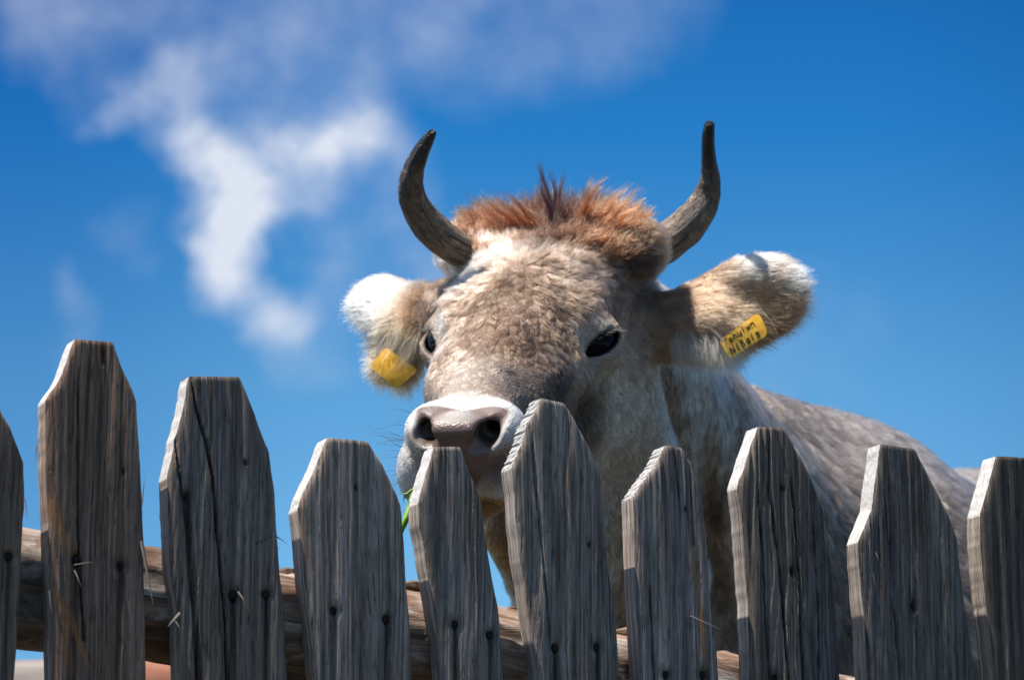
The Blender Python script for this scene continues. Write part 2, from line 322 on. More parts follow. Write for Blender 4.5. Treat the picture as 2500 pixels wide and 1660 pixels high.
    # back, left, right and top sheets share their positions with the front's rim (split vertices keep the arrises crisp)
    def sheet(G, uvg, matidx, colr, flip=False):
        nonlocal base
        a, b = G.shape[:2]; J = np.arange(a*b).reshape(a, b)+base
        f = np.stack([J[:-1, :-1], J[1:, :-1], J[1:, 1:], J[:-1, 1:]], -1).reshape(-1, 4)
        if flip: f = f[:, ::-1]
        V.append(G.reshape(-1, 3)); Fc.append(f); uv.append(uvg.reshape(-1, 3)); cols.append(np.broadcast_to(colr, (a*b, 3))); rs.append(np.zeros(a*b)); base += a*b
        mi = matidx if np.ndim(matidx) else np.full(len(f), matidx); FM.append(mi)
    fr = front.reshape(nr, NU, 3); K = 7; tt = np.linspace(0, 1, K)
    off = -FN*TH
    bl = fr[:, 0]*0+FP*np.array([1, 1, 0])+FE*sL[:, None]+np.array([0, 0, 1])*hL[:, None]+off
    br = FP*np.array([1, 1, 0])+FE*sR[:, None]+np.array([0, 0, 1])*hR[:, None]+off
    shL = L[[i for i, q in enumerate(pk['L']) if i > 0 and abs(pk['L'][i][1]-pk['L'][0][1]) > 60][0]][1]
    ys = [q[1] for q in pk['L']]; shp = next(q for i, q in enumerate(pk['L'][1:], 1) if i+1 >= len(pk['L']) or (pk['L'][i+1][0] >= q[0]-1)); shL = onfence(*shp)[1]
    Gl = fr[:, 0][:, None]*(1-tt)[None, :, None]+bl[:, None]*tt[None, :, None]
    jit = (fb(np.stack([hL, hL*0+idx, hL*0], 1), 120, 5, 2)-.5)*.0016*(1 if not pk.get('ridged') else 0)
    if pk.get('ridged'): jit = np.where(hL > shL, .0011*np.sin(hL*1700), jit)
    Gl = Gl+FE*jit[:, None, None]*np.sin(tt*PI*.5+.6)[None, :, None]
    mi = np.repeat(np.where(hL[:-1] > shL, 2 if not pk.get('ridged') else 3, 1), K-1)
    uvl = np.stack(np.broadcast_arrays(tt[None, :]*TH+.5, hL[:, None], idx*.37), -1)
    sheet(Gl, uvl, mi, np.array(pk['col'])**.35, True)
    Gr = fr[:, -1][:, None]*(1-tt)[None, :, None]+br[:, None]*tt[None, :, None]
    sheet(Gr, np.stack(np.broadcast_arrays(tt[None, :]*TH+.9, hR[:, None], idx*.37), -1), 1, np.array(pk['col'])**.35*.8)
    Gt = fr[0][:, None]*(1-tt)[None, :, None]+(bl[0]*(1-u)[:, None]+br[0]*u[:, None])[:, None]*tt[None, :, None]
    Gt = Gt+np.array([0, 0, 1])*((fb(Gt.reshape(-1, 3), 400, 3, 2)-.5)*.0025).reshape(NU, K, 1)*np.sin(tt*PI)[None, :, None]
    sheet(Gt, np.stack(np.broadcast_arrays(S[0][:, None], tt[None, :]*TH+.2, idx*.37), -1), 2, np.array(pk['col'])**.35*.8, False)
    sub = np.unique(np.concatenate([np.arange(0, nr, 6), [nr-1]])); us = np.linspace(0, 1, 4)
    Gb = bl[sub][:, None]*(1-us)[None, :, None]+br[sub][:, None]*us[None, :, None]
    sheet(Gb, np.stack(np.broadcast_arrays(us[None, :]*.1, hL[sub][:, None], idx*.37), -1), 0, np.array(pk['col']), True)
    V = np.vstack(V); UVW = np.vstack(uv)
    o = obj('picket', V-np.array(fence.location), np.vstack(Fc), attrs={'stain': np.vstack(cols), 'resin': np.concatenate(rs)}, mats=[M_wood, M_edge, M_cut, M_ridge], fmat=np.concatenate(FM), parent=fence, smooth=True)
    at = o.data.attributes.new('uvw', 'FLOAT_VECTOR', 'POINT'); at.data.foreach_set('vector', UVW.astype(np.float32).ravel())
    o.data.set_sharp_from_angle(angle=math.radians(50))
    if pk['lab']: o['label'] = pk['lab']
    for (nx, ny) in pk['nails']:
        s, h = onfence(nx, ny); c = FP*np.array([1, 1, 0])+FE*s+np.array([0, 0, h])-FN*.0015
        vs_, fs = [], []; N = 14
        for r, dz in ((.0028, -.006), (.0030, -.0022), (.0036, -.0020), (.0037, -.0014), (.0026, -.0010)):
            for k in range(N): vs_.append(c+FE*math.cos(2*PI*k/N)*r+np.array([0, 0, 1])*math.sin(2*PI*k/N)*r+FN*dz)
        for a in range(4):
            for k in range(N): fs.append([a*N+k, a*N+(k+1) % N, (a+1)*N+(k+1) % N, (a+1)*N+k])
        fs.append([4*N+k for k in range(N)])
        obj('nail', np.array(vs_)-np.array(fence.location), fs, M_nail, parent=o)
    return o
PK = [make_picket(pk, i) for i, pk in enumerate(pickets)]
def fpt(px, py, out=0.0):
    s, h = onfence(px, py); return FP*np.array([1, 1, 0])+FE*s+np.array([0, 0, h])+FN*out
def splinter(pk, pts, w0, outs):              # thin curved sliver of torn wood
    P = np.array([fpt(*q, o) for q, o in zip(pts, outs)]); n = 8
    tpar = np.linspace(0, len(P)-1, n); Q = np.stack([np.interp(tpar, range(len(P)), P[:, k]) for k in range(3)], 1)
    px2m = FD/F; vs_, fs = [], []
    for i in range(n):
        dr = nrm((Q[min(i+1, n-1)]-Q[max(i-1, 0)])[None])[0]; a = nrm(np.cross(dr, FN)[None])[0]; wd = w0*px2m*.36*(1-(i/(n-1))**1.5*.93)
        for k in range(4): ang = PI/2*k; vs_.append(Q[i]+a*math.cos(ang)*wd+FN*math.sin(ang)*wd*.5)
    for i in range(n-1):
        for k in range(4): fs.append([i*4+k, i*4+(k+1) % 4, i*4+4+(k+1) % 4, i*4+4+k])
    fs += [[0, 1, 2, 3], [n*4-1, n*4-2, n*4-3, n*4-4]]
    obj('splinter', np.array(vs_)-np.array(fence.location), fs, M_splinter, parent=PK[pk], smooth=False)
for a in [(0, [(60,1215),(62,1240),(64,1270)], 5, [0, .002, .003]), (1, [(98,1085),(94,1110),(86,1138)], 4, [-.01, -.01, -.008]), (1, [(346,1235),(349,1200),(351,1163)], 5, [0, .001, .002]),
          (1, [(345,1320),(352,1365),(360,1420),(369,1478)], 13, [0, .002, .004, .006]), (1, [(180,1379),(200,1376),(222,1374)], 4, [.001, .004, .008]), (1, [(181,1390),(188,1412),(196,1436)], 5, [.0, .003, .004]),
          (1, [(121,1440),(122,1470),(125,1497)], 6, [0, .001, .002]), (2, [(438,1497),(420,1514),(401,1532)], 12, [.002, .006, .010]), (2, [(428,1515),(434,1530),(438,1546)], 3, [0, .003, .003]), (2, [(579,1444),(588,1462),(599,1484)], 6, [.002, .005, .006]),
          (2, [(678,1302),(692,1310),(712,1324)], 5, [-.01, -.01, -.01]), (2, [(680,1328),(688,1333),(696,1338)], 3, [-.01, -.01, -.01]), (6, [(1683,1503),(1712,1519),(1750,1540)], 5, [.001, .005, .010]),
          (5, [(1306,1010),(1311,1050),(1319,1096)], 7, [.001, .002, .001]), (5, [(1303,1015),(1303,1050),(1308,1075)], 4, [.001, .002, .001]), (6, [(1616,1110),(1619,1130),(1621,1153)], 5, [.001, .002, .002]),
          (6, [(1588,1155),(1590,1175),(1593,1195)], 4, [.001, .002, .002]), (6, [(1567,1185),(1571,1198),(1577,1212)], 4, [.001, .002, .002]), (8, [(2137,1348),(2141,1363),(2147,1382)], 6, [.001, .002, .001]), (8, [(2120,1320),(2122,1345),(2125,1375)], 4, [.001, .002, .001]),
          (8, [(2130,1400),(2134,1425),(2138,1455)], 3.5, [.001, .002, .001]), (3, [(740,1215),(744,1290),(750,1390)], 3, [.001, .001, .001])]:
    splinter(*a)

# log rail behind the pickets
M_log, t, p = mat('brown_log_wood')
uvw = t.a('ShaderNodeAttribute', attribute_name='uvw').outputs['Vector']
a = t.noise(t.v('MULTIPLY', uvw, (7, 60, 1)), 1.0, 6, .65, 1.2); b = t.noise(t.v('MULTIPLY', uvw, (16, 26, 1)), 1.0, 4, .6, .8)
base = t.ramp(a.outputs[0], [(.3, (.060, .034, .022)), (.45, (.17, .105, .07)), (.6, (.30, .20, .14)), (.75, (.40, .31, .24))])
base = t.mix(t.rng(b.outputs[0], .5, .62, 0, .75), base, (.45, .39, .34, 1)); base = t.mix(t.rng(b.outputs[0], .3, .42, .7, 0), base, (.20, .085, .035, 1))
st = t.a('ShaderNodeAttribute', attribute_name='stain'); base = t.mix(1.0, base, st.outputs['Color'], 'MULTIPLY')
t.put(p.inputs['Base Color'], base); bp = t.a('ShaderNodeBump', i_Height=a.outputs[0], i_Strength=.7, i_Distance=.006); t.put(p.inputs['Normal'], bp.outputs[0])
def log(name, top, r, back, parent, seed, xs=None, wob=.006):
    pts = np.array([onfence(px, py, back) for px, py in top]); n = 260; m = 64
    s = np.linspace(pts[0, 0], pts[-1, 0], n); h = np.interp(s, pts[:, 0], pts[:, 1])-r
    h = np.convolve(np.pad(h, 8, 'edge'), np.ones(17)/17, 'valid')
    th = np.linspace(0, 2*PI, m, endpoint=False); T, Sg = np.meshgrid(th, s)
    q = np.stack([Sg.ravel()*.35, np.cos(T).ravel()*.06, np.sin(T).ravel()*.06+seed], 1)
    rr = r*(1+.0)+(fb(q, 28, seed, 3)-.5)*wob*2.2+(fb(q, 7, seed+3, 2)-.5)*wob*2
    crack = np.clip(.47-fb(q*np.array([.6, 1, 1]), 55, seed+9, 2), 0, 1); rr -= crack*.02
    flake = (fb(q, 16, seed+20, 2) > .56)*.0035; rr += flake
    c = FP*np.array([1, 1, 0])-FN*back+FE*Sg.ravel()[:, None]+np.array([0, 0, 1])*np.repeat(h, m)[:, None]
    V = c+FN*(np.cos(T).ravel()*rr)[:, None]+np.array([0, 0, 1])*(np.sin(T).ravel()*rr)[:, None]
    I = np.arange(n*m).reshape(n, m); J = np.roll(I, -1, 1)
    Fq = np.stack([I[:-1], J[:-1], J[1:], I[1:]], -1).reshape(-1, 4)
    stn = np.ones((n*m, 3))*(.75+.5*fb(q, 5, seed+40, 2))[:, None]*(1-.6*np.clip(crack*8, 0, 1))[:, None]
    for (kx, ky) in ((1254, 1571), (1536, 1620)):
        ks, kh = onfence(kx, ky, back-r*.9); d = np.hypot(Sg.ravel()-ks, V[:, 2]-kh); k = np.exp(-(d/.006)**2)*(np.cos(T).ravel() > 0); stn *= (1-.93*k)[:, None]; stn *= (1-.3*np.exp(-((d-.012)/.003)**2)*(np.cos(T).ravel() > 0))[:, None]
    caps = [list(I[0]), list(I[-1][::-1])]
    o = obj(name, V-np.array(parent.location if parent else (0, 0, 0)), [list(f) for f in Fq]+caps, M_log, parent, attrs={'stain': stn})
    at = o.data.attributes.new('uvw', 'FLOAT_VECTOR', 'POINT'); uu = np.stack([Sg.ravel(), T.ravel()*r, T.ravel()*0+seed], 1); at.data.foreach_set('vector', uu.astype(np.float32).ravel())
    return o
RB = TH+.050
rail = log('rail', [(-520,1200),(74,1306),(378,1343),(704,1400),(1018,1437),(1243,1488),(1532,1547),(1784,1600),(2100,1665),(2500,1750),(3000,1850)], .050, RB, fence, 2)
rail['label'] = 'round brown log rail with peeling bark behind the pickets'
def flake(pts, wpx, lift, back=RB):
    n = len(pts); vs_, fs = [], []
    for i, (px, py) in enumerate(pts):
        s, h = onfence(px, py, back)
        for k, (dz, dn) in enumerate(((0, -.014), (lift, 0), (lift*.4, .012), (-.004, .012), (-.006, 0), (-.008, -.014))):
            f_ = math.sin(PI*(i+.35)/(n-.3)); vs_.append(FP*np.array([1, 1, 0])-FN*back+FE*s+np.array([0, 0, h+dz*f_])+FN*dn*f_)
    for i in range(n-1):
        for k in range(6): fs.append([i*6+k, i*6+(k+1) % 6, i*6+6+(k+1) % 6, i*6+6+k])
    fs += [[5, 4, 3, 2, 1, 0], [n*6-6+k for k in range(6)]]
    o = obj('bark_flake', np.array(vs_)-np.array(fence.location), fs, M_log, parent=rail, smooth=False, attrs={'stain': np.full((len(vs_), 3), .55)})
    at = o.data.attributes.new('uvw', 'FLOAT_VECTOR', 'POINT'); at.data.foreach_set('vector', (np.array(vs_)*1.0).astype(np.float32).ravel())
flake([(985,1426),(1005,1427),(1025,1433),(1045,1446),(1060,1460)], 10, .006); flake([(678,1396),(690,1395),(705,1397),(722,1401),(740,1412)], 8, .005)
flake([(1500,1541),(1530,1543),(1560,1543),(1590,1556)], 8, .006); flake([(1745,1592),(1770,1598),(1800,1606),(1830,1618)], 8, .005); flake([(1230,1487),(1250,1488),(1275,1494),(1300,1505)], 8, .004)

# ------------------------------------------------------------------ ground
n = 90; xs = np.sign(np.linspace(-1, 1, n))*np.abs(np.linspace(-1, 1, n))**3*900; ys = np.abs(np.linspace(0, 1, n))**3*1800-20
GX, GY = np.meshgrid(xs, ys); GH = np.array([ground_h(x, y) for x, y in zip(GX.ravel(), GY.ravel())])
I = np.arange(n*n).reshape(n, n)
M_grass, t, p = mat('meadow_grass'); tcg = t.a('ShaderNodeTexCoord').outputs['Object']
a = t.noise(tcg, 6, 6, .7); b = t.noise(tcg, 90, 4, .7)
t.put(p.inputs['Base Color'], t.mix(t.rng(b.outputs[0], .3, .7), t.ramp(a.outputs[0], [(.3, (.055, .05, .03)), (.7, (.11, .10, .06))]), (.15, .125, .085, 1)))
bp = t.a('ShaderNodeBump', i_Height=b.outputs[0], i_Strength=1.0, i_Distance=.05); t.put(p.inputs['Normal'], bp.outputs[0])
g = obj('ground', np.stack([GX.ravel(), GY.ravel(), GH], 1), np.stack([I[:-1, :-1], I[:-1, 1:], I[1:, 1:], I[1:, :-1]], -1).reshape(-1, 4), M_grass); tag(g, kind='structure')

# far log seen low between the left pickets
M_far, t, p = mat('far_bare_log'); tcg = t.a('ShaderNodeTexCoord').outputs['Object']
a = t.noise(t.v('MULTIPLY', tcg, (3, 30, 30)), 1, 4, .6); b = t.noise(tcg, 2.2, 3, .6)
t.put(p.inputs['Base Color'], t.mix(t.rng(t.a('ShaderNodeSeparateXYZ', i_0=t.a('ShaderNodeNewGeometry').outputs['Position']).outputs[0], -.90, -.80), t.ramp(a.outputs[0], [(.3, (.15, .12, .10)), (.7, (.26, .22, .19))]), t.ramp(a.outputs[0], [(.3, (.24, .085, .045)), (.7, (.36, .15, .09))])))

# ------------------------------------------------------------------ the cow
HS = 1.06
A = (1.20489654, 0.24676737, -3.14829032)
def rot(a):
    x, y, z = a; c, s = math.cos, math.sin
    Rx = np.array([[1, 0, 0], [0, c(x), -s(x)], [0, s(x), c(x)]]); Ry = np.array([[c(y), 0, s(y)], [0, 1, 0], [-s(y), 0, c(y)]]); Rz = np.array([[c(z), -s(z), 0], [s(z), c(z), 0], [0, 0, 1]])
    return Rz@Ry@Rx
HR = CB@rot(A)                               # columns: cow's right, forward (nose), dorsal
HT = CAM+CB@(np.array([0.00326433, 0.07142617, -3.10471602])*HS)
def toL(P): return (P-HT)@HR/HS
def toW(L): return HT+(np.atleast_2d(L)*HS)@HR.T
def smin(a, b, k): h = np.clip(.5+.5*(b-a)/k, 0, 1); return b*(1-h)+a*h-k*h*(1-h)
def smax(a, b, k): return -smin(-a, -b, k)
def ell(P, c, r, R=None):
    q = P-np.array(c)
    if R is not None: q = q@R
    q = q/np.array(r); k0 = np.linalg.norm(q, axis=1); k1 = np.linalg.norm(q/np.array(r), axis=1)
    return k0*(k0-1)/np.maximum(k1, 1e-6)
def cap(P, a, b, ra, rb):
    a = np.array(a, float); b = np.array(b, float); ab = b-a; t_ = np.clip((P-a)@ab/(ab@ab), 0, 1)
    return np.linalg.norm(P-(a+t_[:, None]*ab), axis=1)-(ra+(rb-ra)*t_)
TAB = np.array([  # y, top z, bottom z, half width, exponent, widening of the top
 (-.235, -.090, -.140, .040, 2.2, .0), (-.215, -.060, -.165, .080, 2.3, .05), (-.190, -.032, -.180, .098, 2.4, .08), (-.150, -.012, -.195, .098, 2.5, .10), (-.090, -.002, -.215, .090, 2.5, .10),
 (-.040, .000, -.232, .082, 2.6, .10), (.000, -.005, -.236, .074, 2.6, .08), (.040, -.012, -.228, .068, 2.5, .06), (.090, -.022, -.208, .060, 2.4, .03), (.140, -.035, -.185, .053, 2.3, .0), (.185, -.046, -.166, .047, 2.3, -.02),
 (.225, -.061, -.155, .044, 2.3, -.03), (.255, -.064, -.148, .042, 2.3, -.03), (.275, -.072, -.140, .036, 2.2, .0), (.290, -.08, -.120, .024, 2.0, .0)])
EYE = np.array([.0690, .000, -.0825]); EYR = .0335
HORN_L = [U(1140,622,3.40), U(1090,590,3.40), U(1045,545,3.39), U(1010,485,3.37), U(997,440,3.355), U(1003,400,3.34), U(1020,365,3.33), U(1040,345,3.325), U(1058,322,3.32)]
SKW = 0.14
def head_sdf(Lp):
    X = np.abs(Lp[:, 0]); Y = Lp[:, 1]; Z = Lp[:, 2]; M = np.stack([X, Y, Z], 1)
    f = lambda k: np.interp(Y, TAB[:, 0], TAB[:, k])
    zt, zb, wd, ex, wt = f(1), f(2), f(3), f(4), f(5)
    zc = (zt+zb)/2; hh = (zt-zb)/2; v = (Z-zc)/hh; wv = wd*(1+wt*np.clip(v, -1, 1))
    r = (np.abs(X/wv)**ex+np.abs(v)**ex)**(1/ex)
    d = (r-1)*np.minimum(wd, hh)*.9
    dy = np.maximum(Y-.283, -.232-Y); d = smax(d, dy, .03)
    d = smin(d, ell(M, (.052, -.165, -.028), (.056, .050, .028)), .03)        # poll ridge
    d = smin(d, ell(M, (0, -.195, -.030), (.050, .030, .024)), .03)
    d = smin(d, ell(M, (.096, -.160, -.032), (.030, .032, .028)), .022)       # horn boss
    d = smin(d, ell(M, (.066, -.010, -.052), (.022, .045, .022)), .018)       # brow over the eye
    d = smin(d, ell(M, (.064, .014, -.098), (.026, .050, .030)), .022)
    d = smin(d, ell(M, (.058, -.050, -.160), (.038, .085, .065)), .03)        # cheek
    d = smin(d, ell(M, (.045, .085, -.085), (.026, .08, .030)), .03)          # facial crest
    d = smin(d, ell(M, (.031, .240, -.077), (.028, .040, .023)), .014)        # nostril wing
    d = smin(d, ell(M, (.042, .234, -.127), (.025, .038, .033)), .012)        # upper lip
    d = smin(d, ell(M, (0, .262, -.088), (.028, .026, .036)), .014)           # muzzle pad
    d = smin(d, ell(M, (0, .272, -.064), (.036, .014, .010)), .010)
    d = smin(d, ell(Lp, (.049, .250, -.118), (.020, .027, .033)), .010)       # the lip hangs lower on the cow's right
    jaw = smin(ell(M, (0, .195, -.158), (.037, .055, .026)), cap(M, (.0, .15, -.165), (.045, -.02, -.205), .026, .03), .02)
    ch = cap(M, (.02, .150, -.138), (.052, .262, -.134), .0045, .0060)
    d = smax(smin(d, jaw, .008), -ch, .006)
    # eye socket: lens-shaped opening, ball behind it
    E = EYE; nl = nrm(np.array([[.74, .60, .28]]))[0]
    au = nrm(np.cross(nl, np.array([0, 0, 1.0]))[None])[0]                     # along the slit, towards the nose
    if au[1] < 0: au = -au
    av = np.cross(au, nl); av = av if av[2] > 0 else -av
    q = M-E; qa, qb, qn = q@au, q@av, q@nl
    sk = SKW                                                                  # the slit slants down towards the nose
    qb2 = qb+sk*qa
    lens = np.maximum(np.hypot(qa-.001, qb2+.0310)-.0442, np.hypot(qa-.001, qb2-.0560)-.0650)
    d = smin(d, np.abs(np.linalg.norm(q, axis=1)-(EYR+.003))-.0035 + np.where(qn < -.0, .02, 0), .010)  # lids swell over the ball
    lid = smax(lens, -(qn+.002), .003)
    d = smax(d, -lid, .0035)
    d = smax(d, -(np.linalg.norm(q, axis=1)-EYR), .001)
    # nostrils
    nz = smin(cap(M, (.0225, .285, -.0785), (.0310, .276, -.0690), .0075, .0120), cap(M, (.0310, .276, -.0690), (.0450, .254, -.0545), .0110, .0048), .005)
    nz = smin(nz, cap(M, (.0310, .272, -.069), (.026, .195, -.085), .0105, .0100), .005)
    d = smax(d, -nz, .004)
    rim = np.abs(nz)-.0 
    return d*HS
# ears: (centre px, semi-axes m, rotation in the picture) flattened leaf shapes
def frame(ang, yaw, tilt=0.0):               # blade frame: a along the blade, b across, c its normal (towards the camera, turned by yaw)
    a = np.array([math.cos(ang), math.sin(ang), 0]); b = np.array([-math.sin(ang), math.cos(ang), 0]); c = np.array([0, 0, 1.0])
    Ry = Matrix.Rotation(yaw, 3, Vector((0, 1, 0))); Rt = Matrix.Rotation(tilt, 3, Vector((1, 0, 0)))
    M_ = np.array(Ry@Rt); return CB@(M_@np.stack([a, b, c], 1))
ER = frame(math.radians(19), math.radians(-12)); EL = frame(math.radians(180-68), math.radians(-24), math.radians(-18))
ERc = U(1812, 742, 3.44); ELc = U(968, 805, 3.50); ELc2 = U(964, 882, 3.49)
def ears_sdf(P):
    a = ell(P, ERc, (.070, .050, .015), ER)
    a = smin(a, ell(P, U(1876,716,3.45), (.042, .043, .012), ER), .02)
    q = (P-ERc)@ER; hol = ell(P, ERc+ER@np.array([-.004, -.004, .022]), (.062, .034, .016), ER)
    a = smax(a, -hol, .012)
    a = smin(a, cap(P, U(1595,800,3.46), U(1735,798,3.44), .037, .039), .03)
    b = ell(P, ELc, (.058, .034, .013), EL)
    b = smin(b, ell(P, U(922,738,3.51), (.030, .034, .012), EL), .014)
    b = smin(b, ell(P, ELc2, (.027, .028, .012), EL), .014)
    hol = ell(P, ELc+EL@np.array([0, -.01, .020]), (.045, .028, .014), EL)
    b = smin(b, cap(P, U(1090,765,3.44), U(1005,775,3.49), .036, .032), .03)
    return smin(a, b, .01)
def body_sdf(P):
    W = lambda px, py, d: U(px, py, d)
    d = cap(P, W(1420,770,3.54), W(1480,1000,3.66), .095, .120)
    d = smin(d, cap(P, W(1520,890,3.64), W(1782,1352,3.98), .094, .165), .05)
    d = smin(d, cap(P, W(1610,1120,3.86), W(1700,1600,4.0), .12, .20), .05)
    f_ = cap(P, W(1425,960,3.46), W(1500,1420,3.64), .088, .110)
    f_ = smin(f_, cap(P, W(1240,1285,3.30), W(1345,1440,3.46), .030, .040), .04)
    f_ = smin(f_, cap(P, W(1345,1210,3.42), W(1420,1520,3.62), .050, .070), .05)    # throat and dewlap
    d = smin(d, f_, .018)
    d = smin(d, cap(P, W(1420,1540,3.66), W(1620,2050,3.95), .045, .09), .06)
    ax = BW-BF; 
    d = smin(d, ell(P, W(1960,1520,4.20), (.34, .26, .28), BR), .08)
    d = smin(d, cap(P, TORSO[0], TORSO[1], .330, .345), .10)
    d = smin(d, cap(P, TORSO[1], TORSO[2], .345, .31), .10)
    d = smin(d, cap(P, W(1800,1082,4.02), W(2110,1208,4.25), .076, .085), .06)        # withers
    for (top, knee, foot, r0, r1) in LEGS:
        d = smin(d, smin(cap(P, top, knee, r0, r0*.52), cap(P, knee, foot, r0*.45, r1), .02), .05)
    mk = np.exp(-((P[:, 0]-.265)/.085)**2-((P[:, 2]-1.60)/.20)**2)*(P[:, 1] > 3.35)
    d = d+.0032*mk*np.sin((P[:, 0]+.22*P[:, 2])*2*PI/.046+1.5*np.sin(P[:, 2]*9))
    return d
def onground(x, y, z=0): return np.array([x, y, GZ+.02+z])
BR0 = np.array([.56, .80, 0]); BR0 /= np.linalg.norm(BR0); BS0 = np.array([BR0[1], -BR0[0], 0])
BR = np.stack([BR0, BS0, [0, 0, 1]], 1); BF = U(1960,1480,4.2); BW = BF+BR0
TORSO = [U(2005,1280,4.30)-np.array([0, 0, .250]), None, None]
back1 = U(2400,1135,4.75); TORSO[1] = back1-np.array([0, 0, .385]); TORSO[2] = TORSO[1]+BR0*.62-np.array([0, 0, .13])
f0 = TORSO[0]; r0_ = TORSO[2]
LEGS = []
for s_ in (-1, 1):
    b_ = f0+BS0*.15*s_-BR0*.02; LEGS.append((b_-np.array([0, 0, .15]), onground(b_[0], b_[1], .36), onground(b_[0], b_[1], .03), .12, .045))
    b_ = r0_+BS0*.16*s_+BR0*.05; LEGS.append((b_-np.array([0, 0, .05]), onground(b_[0]+BR0[0]*.12, b_[1]+BR0[1]*.12, .48), onground(b_[0]+BR0[0]*.05, b_[1]+BR0[1]*.05, .03), .17, .045))
def sdf(P):
    P = P.astype(np.float64); Lp = toL(P)
    far = np.linalg.norm(Lp-np.array([0, .02, -.1]), axis=1) > .42
    d = np.full(len(P), 1.0)
    k = ~far
    if k.any(): d[k] = head_sdf(Lp[k])
    if far.any(): d[far] = np.linalg.norm(Lp[far]-np.array([0, .02, -.1]), axis=1)*HS-.26
    d = smin(d, body_sdf(P), .035)
    e = np.full(len(P), 1.0); hc = U(1400, 780, 3.45); kn = np.linalg.norm(P-hc, axis=1) < .55
    if kn.any(): e[kn] = ears_sdf(P[kn])
    return smin(d, e, .022)
def axis(lo, f0_, f1_, hi, h, H):
    c = list(np.arange(f0_, f1_, h)); x = f1_; s_ = h
    while x < hi: c.append(x); s_ = min(s_*1.12, H); x += s_
    c.append(hi); x = f0_; s_ = h; pre = []
    while x > lo: s_ = min(s_*1.12, H); x -= s_; pre.append(x)
    return np.array(pre[::-1]+c)
h_ = .0034
gx = axis(-.30, -.205, .44, 2.0, h_, .03); gy = axis(2.75, 2.84, 3.62, 6.4, h_, .03); gz = axis(.38, 1.42, 2.02, 2.25, h_, .03)
NX, NY, NZ = len(gx), len(gy), len(gz); vals = np.full((NX, NY, NZ), 1.0, np.float32); Bk = 10
bx, by, bz = [np.arange(0, n_, Bk) for n_ in (NX, NY, NZ)]
def mid(g_, b_): 
    e = np.minimum(b_+Bk, len(g_)-1); return (g_[b_]+g_[e])/2, (g_[e]-g_[b_])/2
mx, hx = mid(gx, bx); my, hy = mid(gy, by); mz, hz = mid(gz, bz)
Mx, My, Mz = np.meshgrid(mx, my, mz, indexing='ij'); Hx, Hy, Hz = np.meshgrid(hx, hy, hz, indexing='ij')
dc = sdf(np.stack([Mx.ravel(), My.ravel(), Mz.ravel()], 1)).reshape(Mx.shape); hd = np.sqrt(Hx**2+Hy**2+Hz**2)
act = np.abs(dc) < hd*1.5+.02
for (i, j, k) in np.argwhere(~act): vals[i*Bk:(i+1)*Bk, j*Bk:(j+1)*Bk, k*Bk:(k+1)*Bk] = np.sign(dc[i, j, k])
todo = []; cnt = 0
def flush(todo):
    P = np.concatenate([q[0] for q in todo]); D = sdf(P); s_ = 0
    for q, sl_, shp in todo: nn = len(q); vals[sl_] = D[s_:s_+nn].reshape(shp); s_ += nn
for (i, j, k) in np.argwhere(act):
    sl_ = (slice(i*Bk, min((i+1)*Bk, NX)), slice(j*Bk, min((j+1)*Bk, NY)), slice(k*Bk, min((k+1)*Bk, NZ)))
    a_, b_, c_ = np.meshgrid(gx[sl_[0]], gy[sl_[1]], gz[sl_[2]], indexing='ij')
    todo.append((np.stack([a_.ravel(), b_.ravel(), c_.ravel()], 1), sl_, a_.shape)); cnt += a_.size
    if cnt > 300000: flush(todo); todo = []; cnt = 0
if todo: flush(todo)
def surface_nets(v):
    s = v < 0
    c = np.zeros(tuple(np.array(v.shape)-1), np.int8)
    for a_ in (0, 1):
        for b_ in (0, 1):
            for d_ in (0, 1): c += s[a_:v.shape[0]-1+a_, b_:v.shape[1]-1+b_, d_:v.shape[2]-1+d_]
    cells = np.argwhere((c > 0) & (c < 8)); idx = np.full(c.shape, -1, np.int32); idx[tuple(cells.T)] = np.arange(len(cells))
    pos = np.zeros((len(cells), 3)); num = np.zeros(len(cells)); G = [gx, gy, gz]
    for ax in range(3):
        o1, o2 = [q for q in range(3) if q != ax]
        for a_ in (0, 1):
            for b_ in (0, 1):
                p0 = cells.copy(); p0[:, o1] += a_; p0[:, o2] += b_; p1 = p0.copy(); p1[:, ax] += 1
                v0 = v[tuple(p0.T)]; v1 = v[tuple(p1.T)]; k = (v0 < 0) != (v1 < 0); t_ = v0/np.where(k, v0-v1, 1)
                w0 = np.stack([G[q][p0[:, q]] for q in range(3)], 1); w1 = np.stack([G[q][p1[:, q]] for q in range(3)], 1)
                pt = w0+(w1-w0)*t_[:, None]; pos[k] += pt[k]; num[k] += 1
    pos /= num[:, None]; F_ = []
    for ax in range(3):
        o1, o2 = (ax+1) % 3, (ax+2) % 3
        sl0 = [slice(1, -1)]*3; sl0[ax] = slice(0, -1); sl1 = list(sl0); sl1[ax] = slice(1, None)
        A0 = s[tuple(sl0)]; A1 = s[tuple(sl1)]; e = np.argwhere(A0 != A1); st_ = A0[tuple(e.T)]
        b0 = e.copy(); b0[:, o1] += 1; b0[:, o2] += 1
        q = []
        for (a_, b_) in ((0, 0), (1, 0), (1, 1), (0, 1)):
            cc = b0.copy(); cc[:, o1] -= a_; cc[:, o2] -= b_; q.append(idx[tuple(cc.T)])
        f = np.stack(q, 1); f[~st_] = f[~st_][:, ::-1]; F_.append(f)
    Fa = np.concatenate(F_); return pos, Fa[(Fa >= 0).all(1)]
V, Fq = surface_nets(vals); del vals
def grad(P, e=.0008):
    g_ = np.zeros((len(P), 3))
    for k in range(3):
        o_ = np.zeros(3); o_[k] = e; g_[:, k] = sdf(P+o_)-sdf(P-o_)
    return nrm(g_)
